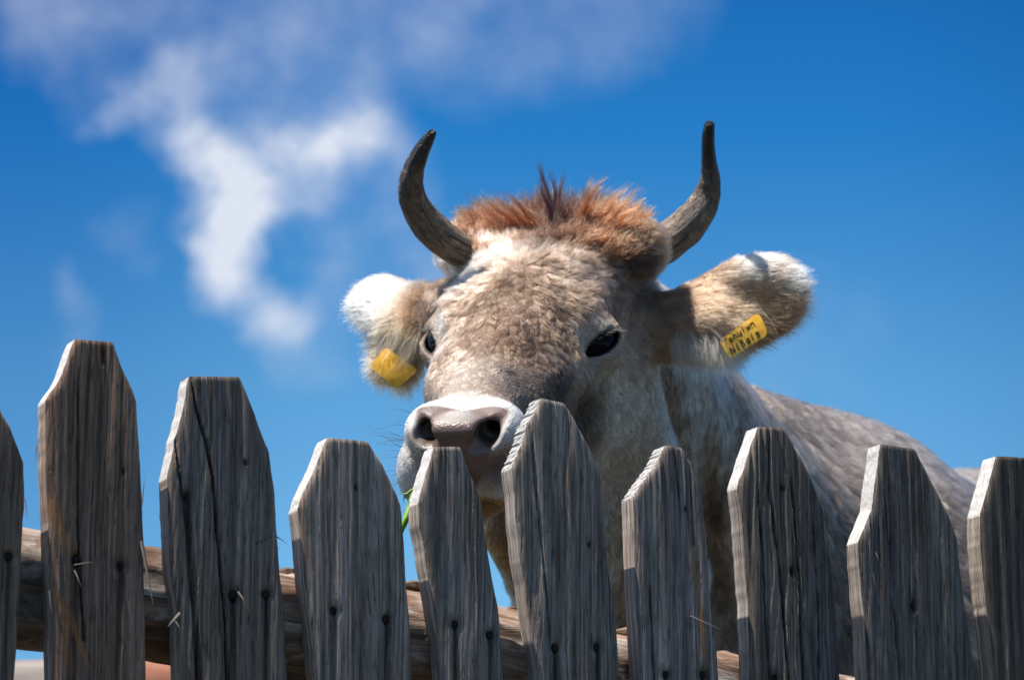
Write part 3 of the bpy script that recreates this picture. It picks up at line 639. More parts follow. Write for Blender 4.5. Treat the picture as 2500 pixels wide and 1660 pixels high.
# keep the largest shell only (insides of sockets etc. stay attached); project onto the true surface
N_ = grad(V)
for _ in range(2): V = V-N_*np.clip(sdf(V), -.003, .003)[:, None]
par_ = np.arange(len(V))
lab = par_.copy()
for _ in range(400):
    m_ = lab[Fq].min(1); new = lab.copy(); np.minimum.at(new, Fq.ravel(), np.repeat(m_, 4)); new = new[new]
    if (new == lab).all(): break
    lab = new
ids, cn = np.unique(lab, return_counts=True); keep = lab == ids[cn.argmax()]
remap = -np.ones(len(V), int); remap[keep] = np.arange(keep.sum()); Fq = remap[Fq[keep[Fq].all(1)]]; V = V[keep]; N_ = nrm(grad(V, .0015))
bvh = BVHTree.FromPolygons([tuple(x) for x in V], [tuple(map(int, f)) for f in Fq])
def hit(px, py):                             # where on the cow a detail of the coat sits
    o_ = Vector(CAM); d_ = Vector(U(px, py, 1.0)-CAM).normalized(); r = bvh.ray_cast(o_, d_)
    return np.array(r[0]) if r[0] is not None else U(px, py, 3.3)
# ---- coat colour per point, with some light and shade painted in
BASE = np.array([.425, .318, .240])
BDN = nrm(np.array([[.42, .60, -.68]]))[0]; BNM = nrm(np.cross(BDN, [0, 0, 1.0])[None])[0]; BSL = np.cross(BDN, BNM)
def coat(P, L=None):
    L = toL(P); c = np.ones((len(P), 3))*BASE
    headw = np.clip(1-(np.linalg.norm((L-np.array([0, .03, -.10]))/np.array([1, 1.2, 1]), axis=1)-.21)/.07, 0, 1)[:, None]
    nkc = np.clip((.36-P[:, 0])/.12, 0, 1)
    bodyc = np.array([.34, .272, .218]); nb = fb(P, 6, 3, 3)[:, None]*.5+(.5*(1-nkc)*fb(np.stack([P@BSL, P@BDN*.10, P@BNM], 1), 75, 9, 3)+.5*nkc*fb(np.stack([P[:, 0], P[:, 1], P[:, 2]*.10], 1), 60, 19, 3))[:, None]; nb = (nb-.5)*2.4+.5
    bodyc = bodyc*(1-nkc[:, None])+np.array([.47, .39, .33])*nkc[:, None]  # neck coat lightened to offset the shadow that falls there
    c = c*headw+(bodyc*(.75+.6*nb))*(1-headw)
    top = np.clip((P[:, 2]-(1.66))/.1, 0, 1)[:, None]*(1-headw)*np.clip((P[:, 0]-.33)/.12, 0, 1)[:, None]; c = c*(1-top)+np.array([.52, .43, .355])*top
    for (ctr, r, col_, am) in PATCH:
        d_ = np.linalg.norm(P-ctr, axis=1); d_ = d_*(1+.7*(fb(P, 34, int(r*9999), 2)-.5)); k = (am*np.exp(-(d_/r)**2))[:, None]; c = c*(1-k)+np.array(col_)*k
    Y = L[:, 1]; Z = L[:, 2]; X = np.abs(L[:, 0])
    e = Y+.35*(-.05-Z)*0+(fb(P, 40, 8, 2)-.5)*.012
    k = np.clip((e-.203-.0*Z)/.012, 0, 1)[:, None]; c = c*(1-k)+np.array([.93, .87, .80])*k                 # white ring of the muzzle
    for (ctr, r, col_, am) in PATCH2:
        d_ = np.linalg.norm(P-ctr, axis=1)*(1+.7*(fb(P, 60, int(r*9999), 2)-.5)); kk = (am*np.exp(-(d_/r)**2))[:, None]; c = c*(1-kk)+np.array(col_)*kk
    k = (np.clip((-.134-Z)/.008, 0, 1)*np.clip((Y-.05)/.05, 0, 1)*np.clip((.30-Y)/.02, 0, 1)*(hdm(L)))[:, None]; c = c*(1-k)+np.array([.46, .29, .15])*k
    return c
def hdm(L): return (np.linalg.norm(L-np.array([0, .17, -.17]), axis=1) < .16)*1.0
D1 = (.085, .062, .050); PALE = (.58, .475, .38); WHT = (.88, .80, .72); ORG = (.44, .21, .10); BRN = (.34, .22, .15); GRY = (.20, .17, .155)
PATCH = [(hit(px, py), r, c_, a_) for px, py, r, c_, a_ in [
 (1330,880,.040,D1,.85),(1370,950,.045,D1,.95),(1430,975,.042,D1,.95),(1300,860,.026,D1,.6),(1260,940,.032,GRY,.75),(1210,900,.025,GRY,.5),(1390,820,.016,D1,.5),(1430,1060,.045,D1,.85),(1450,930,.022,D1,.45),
 (1420,755,.028,D1,.8),(1490,725,.034,D1,.85),(1560,750,.034,D1,.75),(1500,660,.030,(.30,.235,.19),.7),(1440,690,.026,(.30,.23,.18),.6),(1600,720,.03,D1,.7),(1390,800,.018,D1,.6),(1330,790,.028,BRN,.5),(1210,790,.028,BRN,.45),(1260,850,.035,BRN,.5),(1300,720,.03,BRN,.25),(1190,720,.014,D1,.3),
 (1425,815,.018,PALE,.95),(1465,780,.016,PALE,.95),(1520,785,.014,PALE,.8),(1480,895,.028,(.60,.48,.38),.7),(1420,900,.02,PALE,.5),(1400,860,.012,(.45,.27,.15),.6),(1505,945,.034,(.62,.50,.40),.75),
 (1180,630,.040,WHT,.72),(1130,690,.028,WHT,.55),(1250,605,.028,WHT,.5),(1150,590,.03,WHT,.8),(1100,640,.03,WHT,.6),(1110,920,.035,(.74,.62,.53),.6),(1420,650,.04,(.48,.375,.30),.6),(1500,680,.03,(.40,.315,.255),.6),(1075,790,.014,WHT,.8),(1065,870,.02,(.6,.5,.44),.7),  # white patches paint the sunlit left forehead into the coat
 (1350,540,.034,ORG,.85),(1240,530,.030,ORG,.85),(1180,545,.022,ORG,.8),(1450,545,.030,ORG,.85),(1530,560,.024,ORG,.7),(1350,590,.030,(.10,.065,.045),.9),(1300,600,.020,(.14,.09,.06),.7),(1330,640,.016,(.12,.08,.06),.8),(1560,640,.026,(.13,.10,.08),.75),(1610,680,.03,(.10,.08,.065),.85),(1450,610,.02,(.2,.14,.1),.5),
 (1245,1130,.016,(.22,.16,.13),.8),(1200,1130,.02,(.25,.17,.13),.8),(1250,1090,.012,(.3,.24,.2),.6),(1010,1085,.012,(.42,.28,.20),.7),(1025,1120,.014,(.38,.25,.18),.7),(1005,1170,.014,(.55,.42,.30),.6),(1590,850,.045,(.52,.40,.31),.7),(1640,800,.03,(.60,.45,.34),.7),(1560,1000,.06,(.62,.51,.41),.8),(1480,1150,.08,(.66,.54,.44),.85),(1520,1350,.08,(.60,.46,.35),.85),
 (1640,900,.03,(.26,.21,.175),.5),(1660,1050,.05,(.34,.28,.24),.6),(1780,1010,.045,(.24,.205,.185),.6),(1860,1200,.07,(.27,.23,.20),.6),(1700,1300,.08,(.27,.225,.20),.6),(1200,1250,.05,(.50,.34,.18),.85),(1240,1330,.04,(.42,.27,.15),.85),(1010,1180,.02,(.62,.48,.30),.6),  # dark neck patches paint the shaded side behind the jaw
 (1780,760,.05,(.68,.43,.27),.95),(1700,800,.04,(.64,.44,.31),.9),(1880,700,.045,(.66,.41,.26),.95),(1850,640,.026,(.88,.82,.75),.9),(1780,640,.02,(.9,.85,.8),.95),(1940,670,.02,(.9,.84,.76),.9),(1860,800,.03,(.50,.33,.20),.8),(1720,880,.03,(.70,.56,.44),.8),(1640,760,.026,(.26,.20,.16),.6),
 (930,720,.036,(.90,.83,.75),.95),(890,770,.035,(.93,.89,.84),.95),(985,800,.034,(.74,.48,.32),.95),(1010,880,.035,(.78,.52,.34),.95),(940,890,.035,(.78,.50,.30),.95),(960,850,.03,(.78,.52,.34),.9),(1030,740,.02,(.24,.19,.16),.8)]]  # orange on the lower left ear paints light shining through it
def pad_mask(L):                             # bare wet skin of the nose: between and around the nostrils
    X = np.abs(L[:, 0]); Y = L[:, 1]; Z = L[:, 2]
    a_ = np.clip((Y-.2445-(Z+.09)*-.25)/.006, 0, 1)*np.clip((.036+.45*np.clip(Z+.085,-.05,.03)-X)/.004, 0, 1)*np.clip((Z+.128)/.006, 0, 1)*np.clip((-.047-Z)/.009, 0, 1)
    return a_*(L[:, 1] > .2)
PATCH2 = [(hit(px, py), r, c_, a_) for px, py, r, c_, a_ in [(1245,1130,.020,(.20,.14,.11),.85),(1205,1135,.024,(.22,.15,.11),.85),(1258,1090,.014,(.34,.27,.22),.7),(1170,1150,.02,(.24,.16,.12),.8),
 (1010,1085,.014,(.50,.36,.28),.6),(1022,1120,.014,(.42,.30,.23),.6),(1000,1060,.008,(.55,.42,.34),.5),(1130,990,.012,(.55,.42,.35),.5),(1060,1000,.010,(.5,.38,.32),.5),(1200,1000,.010,(.42,.34,.29),.6),(1225,1020,.008,(.2,.15,.12),.6)]]
Lv = toL(V); pm = pad_mask(Lv)
col_v = coat(V)*.55; padc = np.array([.130, .074, .052])*(.75+.6*fb(V, 60, 4, 3))[:, None]
inn = np.clip((.268-Lv[:, 1])/.01, 0, 1)
col_v = col_v*(1-pm[:, None])+padc*pm[:, None]
# sockets are dark skin; nostril insides are darkened to paint their shade
nzd = np.minimum(np.linalg.norm(np.stack([np.abs(Lv[:, 0])-.031, Lv[:, 1]-.262, Lv[:, 2]+.070], 1)/np.array([1, 2.0, 1]), axis=1)/.015, 1)
col_v *= np.clip(nzd, .10, 1)[:, None]**2.2
Em = np.array([[1, 1, 1], [-1, 1, 1]])*EYE
ed = np.minimum(*[np.linalg.norm(Lv-e_, axis=1) for e_ in Em]); k = np.clip((.0362-ed)/.003, 0, 1)[:, None]; col_v = col_v*(1-k)+np.array([.018, .013, .011])*k
cow = empty('cow', tuple(onground(f0[0], f0[1], -.02)))
tag(cow, 'grey brown horned cow looking over the picket fence', 'cow')
M_skin, t, p = mat('cow_skin'); ca = t.a('ShaderNodeAttribute', attribute_name='skin'); pa = t.a('ShaderNodeAttribute', attribute_name='pad')
tco = t.a('ShaderNodeTexCoord').outputs['Object']
vo = t.a('ShaderNodeTexVoronoi', feature='DISTANCE_TO_EDGE'); t.put(vo.inputs['Vector'], t.v('ADD', tco, t.v('MULTIPLY', t.noise(tco, 90, 2).outputs[1], (.006, .006, .006)))); vo.inputs['Scale'].default_value = 330
nn = t.noise(tco, 500, 3)
t.put(p.inputs['Base Color'], t.mix(t.m('MULTIPLY', pa.outputs['Fac'], t.rng(vo.outputs[0], 0, .12, .6, 0)), ca.outputs['Color'], (.03, .02, .018, 1)))
t.put(p.inputs['Roughness'], t.rng(pa.outputs['Fac'], 0, 1, .9, .36)); 
hh = t.m('MULTIPLY', pa.outputs['Fac'], t.m('ADD', t.rng(vo.outputs[0], 0, .25, 0, 1), t.m('MULTIPLY', nn.outputs[0], .4)))
bp = t.a('ShaderNodeBump', i_Height=hh, i_Strength=.20, i_Distance=.0015); t.put(p.inputs['Normal'], bp.outputs[0])
t.put(p.inputs['Specular IOR Level'], t.rng(pa.outputs['Fac'], 0, 1, .1, .6))
CL = np.array(cow.location)
body = obj('body', V-CL, Fq, M_skin, cow, attrs={'skin': col_v, 'pad': pm})
print('body', len(V))

# ---- hair
def hair_mat(name, rough=.45, melanin=None):
    m = bpy.data.materials.new(name); m.use_nodes = True; t = NT(m.node_tree); t.n.clear()
    ca = t.a('ShaderNodeAttribute', attribute_name='hc'); hi = t.a('ShaderNodeHairInfo')
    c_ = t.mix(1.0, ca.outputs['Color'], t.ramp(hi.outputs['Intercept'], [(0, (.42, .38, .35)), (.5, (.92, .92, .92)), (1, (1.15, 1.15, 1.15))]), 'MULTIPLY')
    h = t.a('ShaderNodeBsdfHairPrincipled'); h.parametrization = 'COLOR'; t.put(h.inputs['Color'], c_)
    for k_, v_ in (('Roughness', .42), ('Radial Roughness', .55), ('Coat', 0.0), ('IOR', 1.5), ('Random Roughness', .2)): h.inputs[k_].default_value = v_
    t.a('ShaderNodeOutputMaterial', i_Surface=h.outputs[0]); return m
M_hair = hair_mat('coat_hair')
def curves(name, P, R_, colr, parent, m, label=None):   # P: (n, k, 3) world points
    n_, k_ = P.shape[:2]; hc = bpy.data.hair_curves.new(name); hc.add_curves([k_]*n_)
    hc.position_data.foreach_set('vector', (P-CL).astype(np.float32).ravel())
    at = hc.attributes.get('radius') or hc.attributes.new('radius', 'FLOAT', 'POINT'); at.data.foreach_set('value', R_.astype(np.float32).ravel())
    at = hc.attributes.new('hc', 'FLOAT_COLOR', 'CURVE'); c4 = np.ones((n_, 4), np.float32); c4[:, :3] = np.clip(np.asarray(colr), .05, .95)**1.75; at.data.foreach_set('color', c4.ravel())
    hc.materials.append(m); o = bpy.data.objects.new(name, hc); C.objects.link(o); o.parent = parent
    if label: o['label'] = label
    return o
rng = np.random.default_rng(7)
tri = np.concatenate([Fq[:, [0, 1, 2]], Fq[:, [0, 2, 3]]]); ta = V[tri]; ar = .5*np.linalg.norm(np.cross(ta[:, 1]-ta[:, 0], ta[:, 2]-ta[:, 0]), axis=1)
ctr = ta.mean(1); Lc = toL(ctr)
SW = np.array([0.0, -.02, .0])
# density: hairs are thin and many on the face, fewer and thicker on the parts far from the fence or out of sight
hdist = np.linalg.norm(Lc-np.array([0, .03, -.08]), axis=1)
dens = np.where(hdist < .30, 640000, 180000.)
dens = np.where((hdist >= .30) & (ctr[:, 1] < 3.75), 420000, dens)
dens = np.where((ctr[:, 2] < 1.15) | (ctr[:, 1] > 5.2), 9000, dens)
nv = nrm(N_[tri].mean(1)); facing = (nv*nrm(CAM-ctr)).sum(1); dens = dens*np.where(facing > -.35, 1.0, .12)
FUR = 1.0
cnt_ = rng.poisson(ar*dens*FUR); ti = np.repeat(np.arange(len(tri)), cnt_)
r1, r2 = rng.random(len(ti)), rng.random(len(ti)); q = r1+r2 > 1; r1[q] = 1-r1[q]; r2[q] = 1-r2[q]
T_ = ta[ti]; P0 = T_[:, 0]+(T_[:, 1]-T_[:, 0])*r1[:, None]+(T_[:, 2]-T_[:, 0])*r2[:, None]
Nn = nrm(N_[tri[ti, 0]]*(1-r1-r2)[:, None]+N_[tri[ti, 1]]*r1[:, None]+N_[tri[ti, 2]]*r2[:, None])
L0 = toL(P0); Y = L0[:, 1]; Z = L0[:, 2]; X = L0[:, 0]
edd = np.minimum(*[np.linalg.norm(L0-e_, axis=1) for e_ in Em])
nzd = np.linalg.norm(np.stack([np.abs(X)-.032, (Y-.262)/2.2, Z+.069], 1), axis=1)
ok = (pad_mask(L0) < .5*rng.random(len(L0))+.2) & (edd > .0345) & ~((nzd < .015) & (Y > .2))
P0, Nn, L0 = P0[ok], Nn[ok], L0[ok]; X, Y, Z = L0.T; edd = edd[ok]
print('hairs', len(P0))
isear = ears_sdf(P0) < .004; isearR = isear & (P0[:, 0] > 0)
hd_ = np.linalg.norm((L0-np.array([0, .03, -.10]))/np.array([1, 1.2, 1]), axis=1); ishead = (hd_ < .25) & ~isear
def loc(v): return nrm(np.atleast_2d(v)@HR.T)
# direction field
fl = np.zeros_like(P0)
rad = L0-SW; rad[:, 2] *= .6; up_ = Y < -.02
dhead = np.where((Z > -.075)[:, None], rad*np.array([1.0, 1.0, .3]), np.stack([np.sign(X)*.15, -.45+0*Y, -1.0+0*Y], 1))
wgt = np.clip((Z+.10)/.05, 0, 1)[:, None]; dtop = nrm(rad*np.array([1, 1, .2])); dside = nrm(np.stack([0*X, -.55+0*Y, -1.0+0*Y], 1)); dl = dtop*wgt+dside*(1-wgt)
muz = np.clip((Y-.12)/.06, 0, 1)[:, None]; dm = nrm(np.stack([np.sign(X)*.8, -.7+0*Y, -.5+0*Y], 1)); dl = dl*(1-muz)+dm*muz
dirH = nrm(dl@HR.T)
dirB = nrm(BR0*.75+np.array([0, 0, -.75]))*np.ones_like(P0)
nk = np.clip((P0[:, 0]-.25)/.25, 0, 1)[:, None]; dirB = nrm(np.array([.10, .15, -1.0])*(1-nk)+dirB*nk)
dirER = nrm((ER@np.array([1, -.35, 0]))[None]); dirEL = nrm((CB@np.array([-.8, -.35, .2]))[None])
fl = np.where(ishead[:, None], dirH, dirB)
bl_ = np.clip((hd_-.19)/.08, 0, 1)[:, None]; fl = np.where(isear[:, None], 0, nrm(dirH*(1-bl_)+dirB*bl_))
fl = np.where(isearR[:, None], dirER, fl)
rl = P0-U(1050, 770, 3.48); fl = np.where((isear & ~isearR)[:, None], nrm(nrm(rl)*.7+dirEL*.5), fl)
curl = np.where(ishead & (Z > -.06), 1.0, .35)*np.clip(1-(Y-.10)/.08, .12, 1); curl = np.where(isear, .35, curl); curl = np.where(~ishead & ~isear, .28, curl)
sw = v3(P0, 26, 3, 2)*2.6+v3(P0, 85, 9, 2)*2.4
fl = fl+sw*curl[:, None]*.62
fl = nrm(fl-Nn*(fl*Nn).sum(1, keepdims=True))
Ln = np.where(ishead, .0060, .0135); Ln = np.where(ishead & (Z > -.06) & (Y < .03), .0100, Ln); Ln = np.where(ishead & (Z > -.07) & (Y < -.09), .013, Ln); Ln = Ln*np.clip(1-(Y-.13)/.08, .35, 1)
Ln = np.where(edd < .05, np.minimum(Ln, .0020+.11*np.clip(edd-.033, 0, 1)**1.0), Ln)
Ln = np.where(isear, .012, Ln)
near_pad = Y > .235; Ln = np.where(near_pad, .0028, Ln)
lift = np.where(ishead, .42, .30); lift = np.where(isear, .33, lift); lift = np.where(Y > .19, .25, lift); lift = np.where(ishead & (Z > -.05) & (Y < .08), .58, lift)
lift = lift*np.where(ishead, .35+1.4*fb(P0, 120, 91, 2), 1.0)
N = len(P0); Ln = Ln*rng.uniform(.65, 1.2, N)*(.6+.9*fb(P0, 45, 61, 2)); lift = lift*rng.uniform(.6, 1.3, N)
# clumps
ng = int(N/55); gi = rng.choice(N, ng, replace=False); kd = KDTree(ng)
for i, a_ in enumerate(P0[gi]): kd.insert(a_, i)
kd.balance(); near = np.array([kd.find(a_)[1] for a_ in P0]); 
grand = rng.random(ng)[near]; cdir = fl[gi][near]; cP = P0[gi][near]; cN = Nn[gi][near]
fl = nrm(fl*.55+cdir*.6+rng.normal(0, .20, (N, 3)))
K = 5; tt = np.linspace(0, 1, K)[None, :, None]
bend = tt**1.6
d0 = nrm(fl+Nn*lift[:, None]*1.6); d1 = nrm(fl+Nn*lift[:, None]*.15+(v3(P0, 130, 40, 1))*.9*curl[:, None])
Pt = P0[:, None]+(d0[:, None]*(1-bend*.5)+d1[:, None]*bend*.5)*tt*Ln[:, None, None]
ctip = cP+(cdir+cN*lift[:, None]*.6)*Ln[:, None]
cl_amt = np.where(ishead & (Z > -.05), .66, np.where(ishead | isear, .46, .62))*rng.uniform(.2, 1.1, N)*(.5+1.0*rng.random(ng)[near])
Pt = Pt+(ctip-Pt[:, -1])[:, None]*(tt**1.7)*cl_amt[:, None, None]*np.array(1.0)
Rd = (np.where(ctr[ti][ok][:, 1] > 3.75, .00034, .00022))[:, None]*np.linspace(1, .22, K)[None]*rng.uniform(.7, 1.25, N)[:, None]
Rd = np.where(isear[:, None], Rd*1.0, Rd); Rd = np.where((P0[:, 2] < 1.15)[:, None], Rd*4, Rd)
vr = np.where(Y > .18, .35, 1.0)[:, None]
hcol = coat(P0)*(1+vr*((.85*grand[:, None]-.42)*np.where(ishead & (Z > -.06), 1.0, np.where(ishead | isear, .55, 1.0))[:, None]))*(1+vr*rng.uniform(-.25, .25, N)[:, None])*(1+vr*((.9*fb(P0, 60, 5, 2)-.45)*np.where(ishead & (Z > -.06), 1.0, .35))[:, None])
hcol *= 1+(rng.random(N)[:, None]-.5)*np.array([.12, .0, -.12])
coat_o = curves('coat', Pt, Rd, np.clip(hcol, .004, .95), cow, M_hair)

# ---- forelock: long rusty hair over the poll
def strand_set(name, roots, dirs, lens, rad, colr, K=9, grav=.0, wav=.004, seed=1, label=None, parent=None):
    n_ = len(roots); r_ = np.random.default_rng(seed); tt = np.linspace(0, 1, K)[None, :, None]
    P = roots[:, None]+dirs[:, None]*tt*lens[:, None, None]-np.array([0, 0, 1])*grav*(tt**2)*lens[:, None, None]
    wv = v3(roots, 45, seed, 1)*2; wv2 = r_.normal(0, 1, (n_, 3))
    P = P+(wv[:, None]*(tt**1.5)*.5+wv2[:, None]*.18*(tt**2))*lens[:, None, None]*.6+np.sin(tt*7+r_.random(n_)[:, None, None]*6)*wav*nrm(np.cross(dirs, wv2))[:, None]*tt
    R_ = rad*np.linspace(1, .25, K)[None]*np.ones((n_, 1)); return curves(name, P, R_, colr, parent or cow, M_hair, label)
topi = np.where((Y < -.10) & (Z > -.035) & (np.abs(X) < .098) & ~isear)[0]
sel = rng.choice(topi, min(len(topi), 15000), replace=False); rt = P0[sel]; lx = L0[sel]
out_ = nrm(np.stack([lx[:, 0]*9.0, -.55+0*lx[:, 0], .35+0*lx[:, 0]], 1)@HR.T); cw = out_+v3(rt, 34, 71, 2)*2.6+v3(rt, 90, 72, 1)*1.5
dirs = nrm(cw+np.array([0, 0, .20]))
ln_ = rng.uniform(.012, .032, len(sel))*(1.15-3.5*np.abs(lx[:, 0]))*(.6+.8*fb(rt, 40, 73, 2))
cc = np.array([.33, .165, .09])*rng.uniform(.5, 1.5, (len(sel), 1)); dk = rng.random(len(sel)) < .55*np.exp(-((lx[:, 0]+.005)/.032)**2)+.15; cc[dk] = np.array([.07, .04, .028]); lt = rng.random(len(sel)) < .15; cc[lt] = [.5, .33, .22]
strand_set('forelock', rt, dirs, ln_, .00026, cc, seed=3, label='rusty orange tuft of long hair between the horns')
def tuft(ptop, ptips, n_, spread, colr, lens, parent):
    # locks standing up from the poll: each from a root pixel towards a tip pixel
    for (rp, tp_) in zip(ptop, ptips):
        r0 = hit(*rp); dp = np.linalg.norm((r0-CAM)@BACK.reshape(3, 1)); tip = U(tp_[0], tp_[1], dp+rng.uniform(-.02, .03)); n2 = n_
        k = np.linspace(0, 1, 10)[None, :, None]; rts = r0+rng.normal(0, spread, (n2, 3))-np.array([0, 0, .006]); tips = tip+rng.normal(0, spread*.55, (n2, 3))
        mid_ = (r0+tip)/2+np.array([rng.normal(0, .004), 0, .006]); ctrl = mid_+rng.normal(0, spread*.3, (n2, 3)); ll = rng.uniform(.55, 1.08, n2)[:, None, None]; kk = k*ll
        P = rts[:, None]*(1-kk)**2+2*ctrl[:, None]*kk*(1-kk)+tips[:, None]*kk**2; TU.append((P, np.array(colr)*rng.uniform(.6, 1.4, (n2, 1))))
TU = []
tuft([(1355,560),(1350,560),(1360,560),(1352,565)], [(1312,400),(1340,420),(1320,445),(1368,425)], 70, .0042, (.10, .045, .025), .07, None)
tuft([(1400,560),(1420,560),(1440,560),(1460,565),(1480,565),(1500,570),(1415,560),(1390,560),(1450,560)], [(1480,425),(1475,450),(1535,452),(1560,462),(1570,490),(1600,520),(1450,430),(1440,470),(1510,480)], 65, .0055, (.30, .15, .08), .06, None)
tuft([(1330,560),(1310,560),(1290,560),(1260,560),(1230,560)], [(1230,475),(1200,480),(1180,485),(1170,500),(1150,510)], 60, .0055, (.28, .13, .065), .06, None)
TP = np.concatenate([a_[0] for a_ in TU]); TCo = np.concatenate([a_[1] for a_ in TU]); TP = TP+v3(TP.reshape(-1, 3), 60, 5, 1).reshape(TP.shape)*.009*np.linspace(0, 1, 10)[None, :, None]
curves('forelock_tuft', TP, .00024*np.linspace(1, .25, 10)[None]*np.ones((len(TP), 1)), TCo, cow, M_hair)
# ear fringes: long soft hair from the blades
def fringe(c_, R_, mask, n_, dirf, lo, hi_, colr, seed):
    i_ = np.where(mask)[0]; s_ = rng.choice(i_, min(n_, len(i_)), replace=False); d_ = nrm(dirf(P0[s_])+Nn[s_]*.22+v3(P0[s_], 30, seed, 2)*.6)
    cc = np.array(colr)*rng.uniform(.65, 1.25, (len(s_), 1)); strand_set('ear_hair', P0[s_], d_, rng.uniform(lo, hi_, len(s_)), .00020, np.clip(coat(P0[s_])*rng.uniform(.8, 1.3, (len(s_), 1)), 0, .95), seed=seed, grav=.12, wav=.001)
fringe(ERc, ER, isearR & (P0[:, 0] > .17), 9000, lambda p: nrm(dirER*1.0+nrm(p-U(1640, 790, 3.44))*.25), .008, .019, (.74, .58, .46), 11)
fringe(ELc, EL, isear & ~isearR & (P0[:, 0] < -.1), 7000, lambda p: nrm(nrm(p-U(1060, 760, 3.46))), .008, .017, (.86, .76, .66), 12)

def hang(c_, n_, box, dirv, lo, hi_, colr, seed, sp=.25):
    r_ = np.random.default_rng(seed); rts, nn_ = [], []
    for _ in range(n_//6):
        px, py = r_.uniform(box[0], box[2]), r_.uniform(box[1], box[3]); h0 = hit(px, py)
        if abs(np.dot(CAM-h0, BACK)-c_) > .12: continue
        rts.append(np.repeat(h0[None], 6, 0)+r_.normal(0, .0012, (6, 3)))
    rts = np.concatenate(rts); d_ = nrm(CB@np.array(dirv)+np.repeat(r_.normal(0, sp, (len(rts)//6, 3)), 6, 0)+r_.normal(0, .06, (len(rts), 3)))
    cc = np.array(colr)*np.repeat(r_.uniform(.75, 1.2, (len(rts)//6, 1)), 6, 0); strand_set('ear_hair', rts, d_, r_.uniform(lo, hi_, len(rts)), .00018, cc, seed=seed, grav=.35, wav=.0012)
hang(3.44, 2400, (1640, 800, 1790, 868), (.15, -.95, .25), .014, .030, (.82, .68, .56), 31)
hang(3.43, 130, (1720, 740, 1850, 815), (.62, -.42, .40), .020, .036, (.70, .50, .35), 32)
hang(3.47, 360, (935, 790, 1035, 868), (-.45, -.75, .42), .016, .032, (.82, .54, .34), 33)
hang(3.47, 1800, (960, 870, 1040, 930), (.05, -.95, .2), .012, .024, (.80, .55, .38), 34)
# ---- horns
M_horn, t, p = mat('horn'); ha = t.a('ShaderNodeAttribute', attribute_name='huv').outputs['Vector']; tco = t.a('ShaderNodeTexCoord').outputs['Object']
a = t.noise(t.v('MULTIPLY', ha, (7, 2.6, 1)), 1.6, 5, .65, .6); b = t.noise(tco, 70, 5, .65, 1.0); u_ = t.a('ShaderNodeSeparateXYZ', i_0=ha).outputs[0]
base = t.ramp(u_, [(0, (.30, .22, .15)), (.3, (.14, .10, .07)), (.58, (.075, .055, .044)), (.72, (.016, .014, .015)), (1, (.010, .009, .010))])
base = t.mix(t.m('MULTIPLY', t.rng(b.outputs[0], .48, .68, 0, .8), t.rng(u_, .5, .75, 1, .1)), base, (.34, .25, .165, 1)); base = t.mix(t.rng(a.outputs[0], .36, .52, .85, 0), base, (.016, .012, .010, 1))
t.put(p.inputs['Base Color'], base); t.put(p.inputs['Roughness'], t.rng(u_, .4, .8, .62, .30)); p.inputs['Specular IOR Level'].default_value = .45
bp = t.a('ShaderNodeBump', i_Height=t.m('ADD', a.outputs[0], t.m('MULTIPLY', b.outputs[0], .7)), i_Strength=1.0, i_Distance=.006); t.put(p.inputs['Normal'], bp.outputs[0])
def spline(P, n_):
    P = np.array(P, float); t0 = np.linspace(0, len(P)-1, n_); out_ = []
    Q = np.vstack([2*P[0]-P[1], P, 2*P[-1]-P[-2]])
    for x in t0:
        i = min(int(x), len(P)-2); f_ = x-i; a_, b_, c_, d_ = Q[i], Q[i+1], Q[i+2], Q[i+3]
        out_.append(.5*((2*b_)+(-a_+c_)*f_+(2*a_-5*b_+4*c_-d_)*f_*f_+(-a_+3*b_-3*c_+d_)*f_**3))
    return np.array(out_)
def horn(ctr_, rpx, label):
    n_, m_ = 90, 40; Pc = spline([U(*q) for q in ctr_], n_); dmean = np.mean([q[2] for q in ctr_]); rr = spline([[r*dmean/F] for r in rpx], n_)[:, 0]
    V_, tn = [], nrm(np.gradient(Pc, axis=0)); ref = BACK
    th = np.linspace(0, 2*PI, m_, endpoint=False); uvh = []
    for i in range(n_):
        b_ = nrm((ref-tn[i]*(ref@tn[i]))[None])[0]; a_ = np.cross(tn[i], b_); u0 = i/(n_-1)
        r_ = rr[i]*(1+.020*math.sin(u0*62+math.sin(u0*17)*1.5)*max(0, 1-u0*1.6))
        if u0 > .965: r_ *= math.sqrt(max(0, 1-((u0-.965)/.035)**2))*.98+.02
        V_.append(Pc[i]+(np.cos(th)[:, None]*a_+np.sin(th)[:, None]*b_)*r_); uvh.append(np.stack([np.full(m_, u0), np.cos(th), np.sin(th)], 1))
    V_ = np.concatenate(V_); uvh = np.concatenate(uvh); V_ = V_+nrm(V_-np.repeat(Pc, m_, 0))*((fb(V_, 55, 2, 3)-.5)*.0035*(1-.8*uvh[:, 0]))[:, None]
    I = np.arange(n_*m_).reshape(n_, m_); J = np.roll(I, -1, 1)
    fs = [list(f) for f in np.stack([I[:-1], J[:-1], J[1:], I[1:]], -1).reshape(-1, 4)]+[list(I[0][::-1]), list(I[-1])]
    o = obj('horn', V_-CL, fs, M_horn, cow); o['label'] = label
    at = o.data.attributes.new('huv', 'FLOAT_VECTOR', 'POINT'); at.data.foreach_set('vector', uvh.astype(np.float32).ravel())
horn([(1185,640,3.47),(1110,602,3.43),(1052,556,3.41),(1014,503,3.39),(1003,453,3.37),(1010,413,3.36),(1025,376,3.35),(1042,346,3.34),(1060,318,3.33)], [36,43,42,36,31,26,21,16,9], 'left horn, curving inward to a pointed dark tip')
